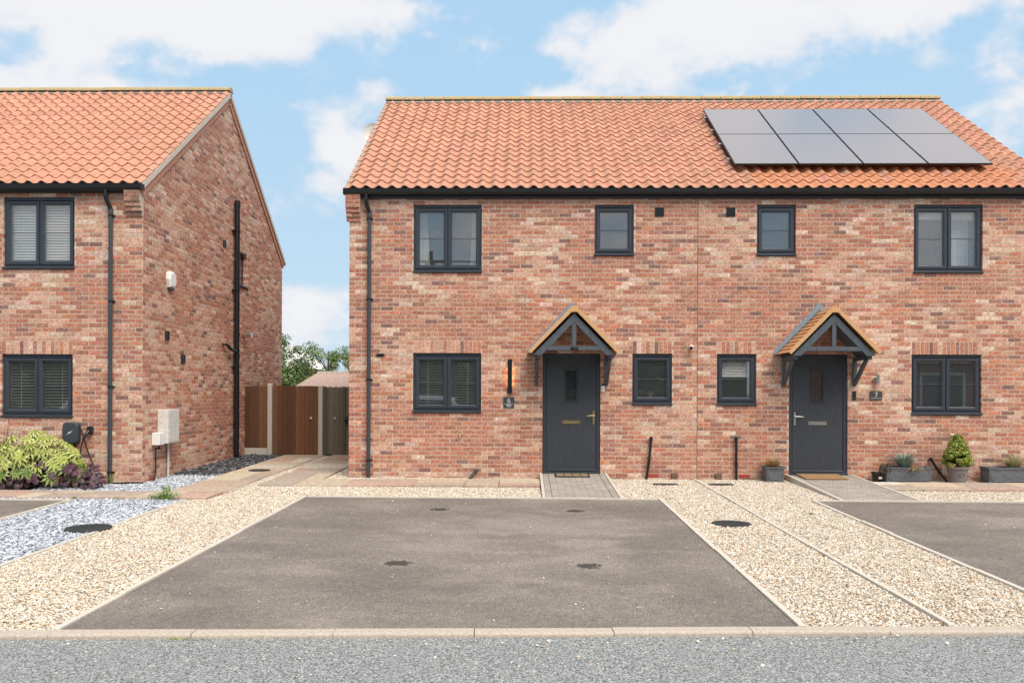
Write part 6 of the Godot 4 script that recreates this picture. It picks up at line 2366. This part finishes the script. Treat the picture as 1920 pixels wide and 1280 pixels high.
func build_behind() -> void:
	# gardens seen between the houses
	var green := [Color(0.085, 0.15, 0.04), Color(0.12, 0.19, 0.05), Color(0.06, 0.11, 0.03), Color(0.15, 0.22, 0.07)]
	var light := [Color(0.15, 0.22, 0.06), Color(0.20, 0.26, 0.08), Color(0.11, 0.17, 0.05), Color(0.25, 0.29, 0.11)]
	tree("garden_tree", "open crowned dark green tree beyond the gate, beside the gable", Vector3(-13.4, 0.0, -29.0), 4.75, 1.75, 201, green, 0.11, 210, 0.42, "trees behind the gates")
	tree("garden_tree", "low dense dark green bush filling the gap right beside the gable", Vector3(-13.2, 0.0, -27.0), 3.3, 1.9, 202, green, 0.10, 330, 0.02, "trees behind the gates")
	tree("garden_tree", "rounded yellowish green tree rising behind the shed roof", Vector3(-11.0, 0.0, -31.0), 4.5, 1.75, 203, light, 0.11, 290, 0.05, "trees behind the gates")
	tree("garden_tree", "thin twiggy tree close to the corner of the pair", Vector3(-9.0, 0.0, -30.0), 4.3, 1.0, 204, light, 0.10, 70, 0.2, "trees behind the gates")
	var o := thing("garden_shed", "garden building with a ribbed pinkish sheet roof behind the grey gate", "shed", Vector3(-4.9, 0.0, -10.5))
	var mb := MB.new()
	mb.box(Vector3(-6.6, 0.0, -12.2), Vector3(-2.6, 1.68, -9.6))
	add(mb, "wall", M.brick_plain, o)
	for i in 26:
		mb = MB.new()
		var x := -6.75 + i * 0.165
		var y0 := 1.66; var y1 := 2.10
		mb.loft([[Vector3(x, y0, -9.35), Vector3(x + 0.02, y0, -9.35), Vector3(x + 0.05, y0 + 0.03, -9.35), Vector3(x + 0.11, y0 + 0.03, -9.35), Vector3(x + 0.14, y0, -9.35), Vector3(x + 0.164, y0, -9.35), Vector3(x + 0.164, y0 - 0.02, -9.35), Vector3(x, y0 - 0.02, -9.35)], [Vector3(x + 0.28, y1, -10.9), Vector3(x + 0.30, y1, -10.9), Vector3(x + 0.33, y1 + 0.03, -10.9), Vector3(x + 0.39, y1 + 0.03, -10.9), Vector3(x + 0.42, y1, -10.9), Vector3(x + 0.444, y1, -10.9), Vector3(x + 0.444, y1 - 0.02, -10.9), Vector3(x + 0.28, y1 - 0.02, -10.9)]], true, true)
		add(mb, "roof_sheet", M.metal_sheet, o)
	mb = MB.new()
	mb.box(Vector3(-6.45, 2.09, -10.98), Vector3(-2.0, 2.16, -10.86), 0.01)
	add(mb, "ridge_cap", M.verge_mortar, o)
	o = thing("distant_house", "far brick house with an orange gable roof glimpsed between the trees", "house", Vector3(-19.5, 0.0, -52.0))
	mb = MB.new()
	mb.box(Vector3(-22.0, 0.0, -56.0), Vector3(-17.0, 3.4, -50.0))
	add(mb, "wall", M.brick_plain, o)
	mb = MB.new()
	mb.prism([Vector2(-22.4, 3.38), Vector2(-16.6, 3.38), Vector2(-19.5, 5.3)], -56.3, -49.7)
	mb.col = Color(0.55, 0.24, 0.14)
	add(mb, "roof", M.clay_tile, o)
	for x in [-20.6, -18.6]:
		var w := grp("window", o, Vector3(x, 1.2, -50.0))
		mb = MB.new()
		frame_geo(mb, x - 0.6, x + 0.6, 1.2, 2.5, 0.09, -49.95, -50.1)
		add(mb, "frame", M.white_plastic, w)
		mb = MB.new()
		mb.quad(Vector3(x - 0.52, 1.28, -49.98), Vector3(x + 0.52, 1.28, -49.98), Vector3(x + 0.52, 2.42, -49.98), Vector3(x - 0.52, 2.42, -49.98))
		add(mb, "pane", M.car_glass, w)
	mb = MB.new()
	for k in 8:
		mb.box(Vector3(-25.0 + k * 3.0, 0.0, -24.06), Vector3(-22.02 + k * 3.0, 1.75, -24.0))
	tag(single(mb, "rear_fence", M.brick_plain, Vector3(-13, 0, -24)), "plain reddish boundary wall at the bottom of the back gardens", "wall")


# what stands across the road, behind the camera: it is seen only mirrored in the window panes
func build_opposite() -> void:
	var green := [Color(0.035, 0.075, 0.015), Color(0.06, 0.12, 0.02), Color(0.09, 0.16, 0.03)]
	var mb := MB.new()
	mb.quad(Vector3(-60, -0.2, 60), Vector3(60, -0.2, 60), Vector3(60, -0.2, 15.5), Vector3(-60, -0.2, 15.5))
	sheet("verge", mb, M.grass_ground)
	for i in 9:
		tree("roadside_tree", "leafy tree in the row across the road, seen mirrored in the panes", Vector3(-24.0 + i * 3.6, -0.2, 27.0 + (i % 3) * 1.2), 5.2 + (i % 4) * 0.4, 2.6, 300 + i, green, 0.22, 130, 0.02, "row of trees across the road")
	var hr := RandomNumberGenerator.new()
	hr.seed = 411
	var hedge := thing("tall_hedge", "tall dense hedge across the road, behind the row of trees", "hedge", Vector3(-8, -0.2, 31.0))
	mb = MB.new()
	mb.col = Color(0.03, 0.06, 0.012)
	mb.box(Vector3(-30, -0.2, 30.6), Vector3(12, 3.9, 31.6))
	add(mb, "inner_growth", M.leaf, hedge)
	var tufts := []
	for i in 420: tufts.append([Vector3(hr.randf_range(-30, 12), hr.randf_range(0.0, 4.1), 30.5 + hr.randf_range(-0.2, 0.2)), 0.5])
	mb = MB.new()
	leaf_mass(mb, hr, tufts, 26, 0.26, green)
	add(mb, "foliage", M.leaf, hedge)
	car(Vector3(-3.6, -0.19, 19.0), 0.1, "pale silver car parked across the road from number 6", M.car_paint)
	car(Vector3(-15.6, -0.19, 18.2), -0.35, "pale silver car parked across the road from the gabled house", M.car_paint)
	var o := thing("telegraph_pole", "timber telegraph pole with a crossarm across the road", "pole", Vector3(-4.6, -0.2, 25.0))
	mb = MB.new()
	mb.tube([Vector3(-4.6, -0.3, 25.0), Vector3(-4.6, 8.3, 25.0)], [0.16, 0.11], 12)
	add(mb, "shaft", M.bark, o)
	mb = MB.new()
	mb.box(Vector3(-5.3, 7.75, 24.93), Vector3(-3.9, 7.87, 25.07), 0.01)
	mb.box(Vector3(-4.85, 7.0, 24.7), Vector3(-4.35, 7.7, 24.9), 0.03)
	add(mb, "crossarm", M.bark, o)
	mb = MB.new()
	for k in 3:
		var x := -5.2 + k * 0.6
		mb.tube(smooth_path([Vector3(x - 30, 7.2, 25.0), Vector3(x - 15, 6.9, 25.0), Vector3(x, 7.85, 25.0), Vector3(x + 16, 6.9, 25.0), Vector3(x + 32, 7.2, 25.0)], 6), 0.018, 5)
	add(mb, "wires", M.rubber, o)
	o = thing("chalet_house", "brick chalet house with white windows and a rooflight across the road", "house", Vector3(24.0, -0.2, 31.0))
	mb = MB.new()
	mb.box(Vector3(15.0, -0.3, 30.0), Vector3(33.0, 3.3, 38.0))
	mb.box(Vector3(14.0, -0.3, 28.0), Vector3(19.2, 3.3, 29.99))
	add(mb, "wall", M.brick_plain, o)
	mb = MB.new()
	mb.col = Color(0.56, 0.25, 0.15)
	mb.quad(Vector3(33.4, 3.2, 29.5), Vector3(14.6, 3.2, 29.5), Vector3(14.6, 6.4, 34.0), Vector3(33.4, 6.4, 34.0))
	mb.quad(Vector3(14.6, 3.2, 38.5), Vector3(33.4, 3.2, 38.5), Vector3(33.4, 6.4, 34.0), Vector3(14.6, 6.4, 34.0))
	add(mb, "roof", M.clay_tile, o)
	mb = MB.new()
	mb.prism([Vector2(13.6, 3.3), Vector2(19.6, 3.3), Vector2(16.6, 5.6)], 28.0, 33.0)
	add(mb, "gable", M.brick_plain, o)
	for e in [[16.2, 17.1, 1.5, 2.5, 27.99], [21.0, 23.4, 0.2, 2.7, 29.99], [25.5, 27.2, 1.0, 2.4, 29.99]]:
		var w := grp("window", o, Vector3((e[0] + e[1]) / 2, e[2], e[4]))
		mb = MB.new()
		mb.xf = Transform3D(Basis(Vector3.LEFT, Vector3.UP, Vector3.FORWARD), Vector3.ZERO)
		frame_geo(mb, -e[1], -e[0], e[2], e[3], 0.13, -e[4] + 0.06, -e[4] - 0.02, 0.02)
		mb.box(Vector3(-(e[0] + e[1]) / 2 - 0.05, e[2], -e[4] - 0.01), Vector3(-(e[0] + e[1]) / 2 + 0.05, e[3], -e[4] + 0.05))
		mb.box(Vector3(-e[1] - 0.15, e[2] - 0.15, -e[4]), Vector3(-e[0] + 0.15, e[2] - 0.02, -e[4] + 0.15))
		add(mb, "frame", M.white_plastic, w)
		mb = MB.new()
		mb.quad(Vector3(e[1] - 0.1, e[2] + 0.1, e[4] - 0.02), Vector3(e[0] + 0.1, e[2] + 0.1, e[4] - 0.02), Vector3(e[0] + 0.1, e[3] - 0.1, e[4] - 0.02), Vector3(e[1] - 0.1, e[3] - 0.1, e[4] - 0.02))
		add(mb, "pane", M.car_glass, w)
	mb = MB.new()
	mb.quad(Vector3(24.6, 3.9, 30.35), Vector3(23.2, 3.9, 30.35), Vector3(23.2, 4.9, 31.75), Vector3(24.6, 4.9, 31.75))
	add(mb, "rooflight", M.car_glass, o)
	mb = MB.new()
	mb.box(Vector3(14.6, 3.05, 29.4), Vector3(33.4, 3.2, 29.52))
	add(mb, "gutter", M.black_plastic, o)
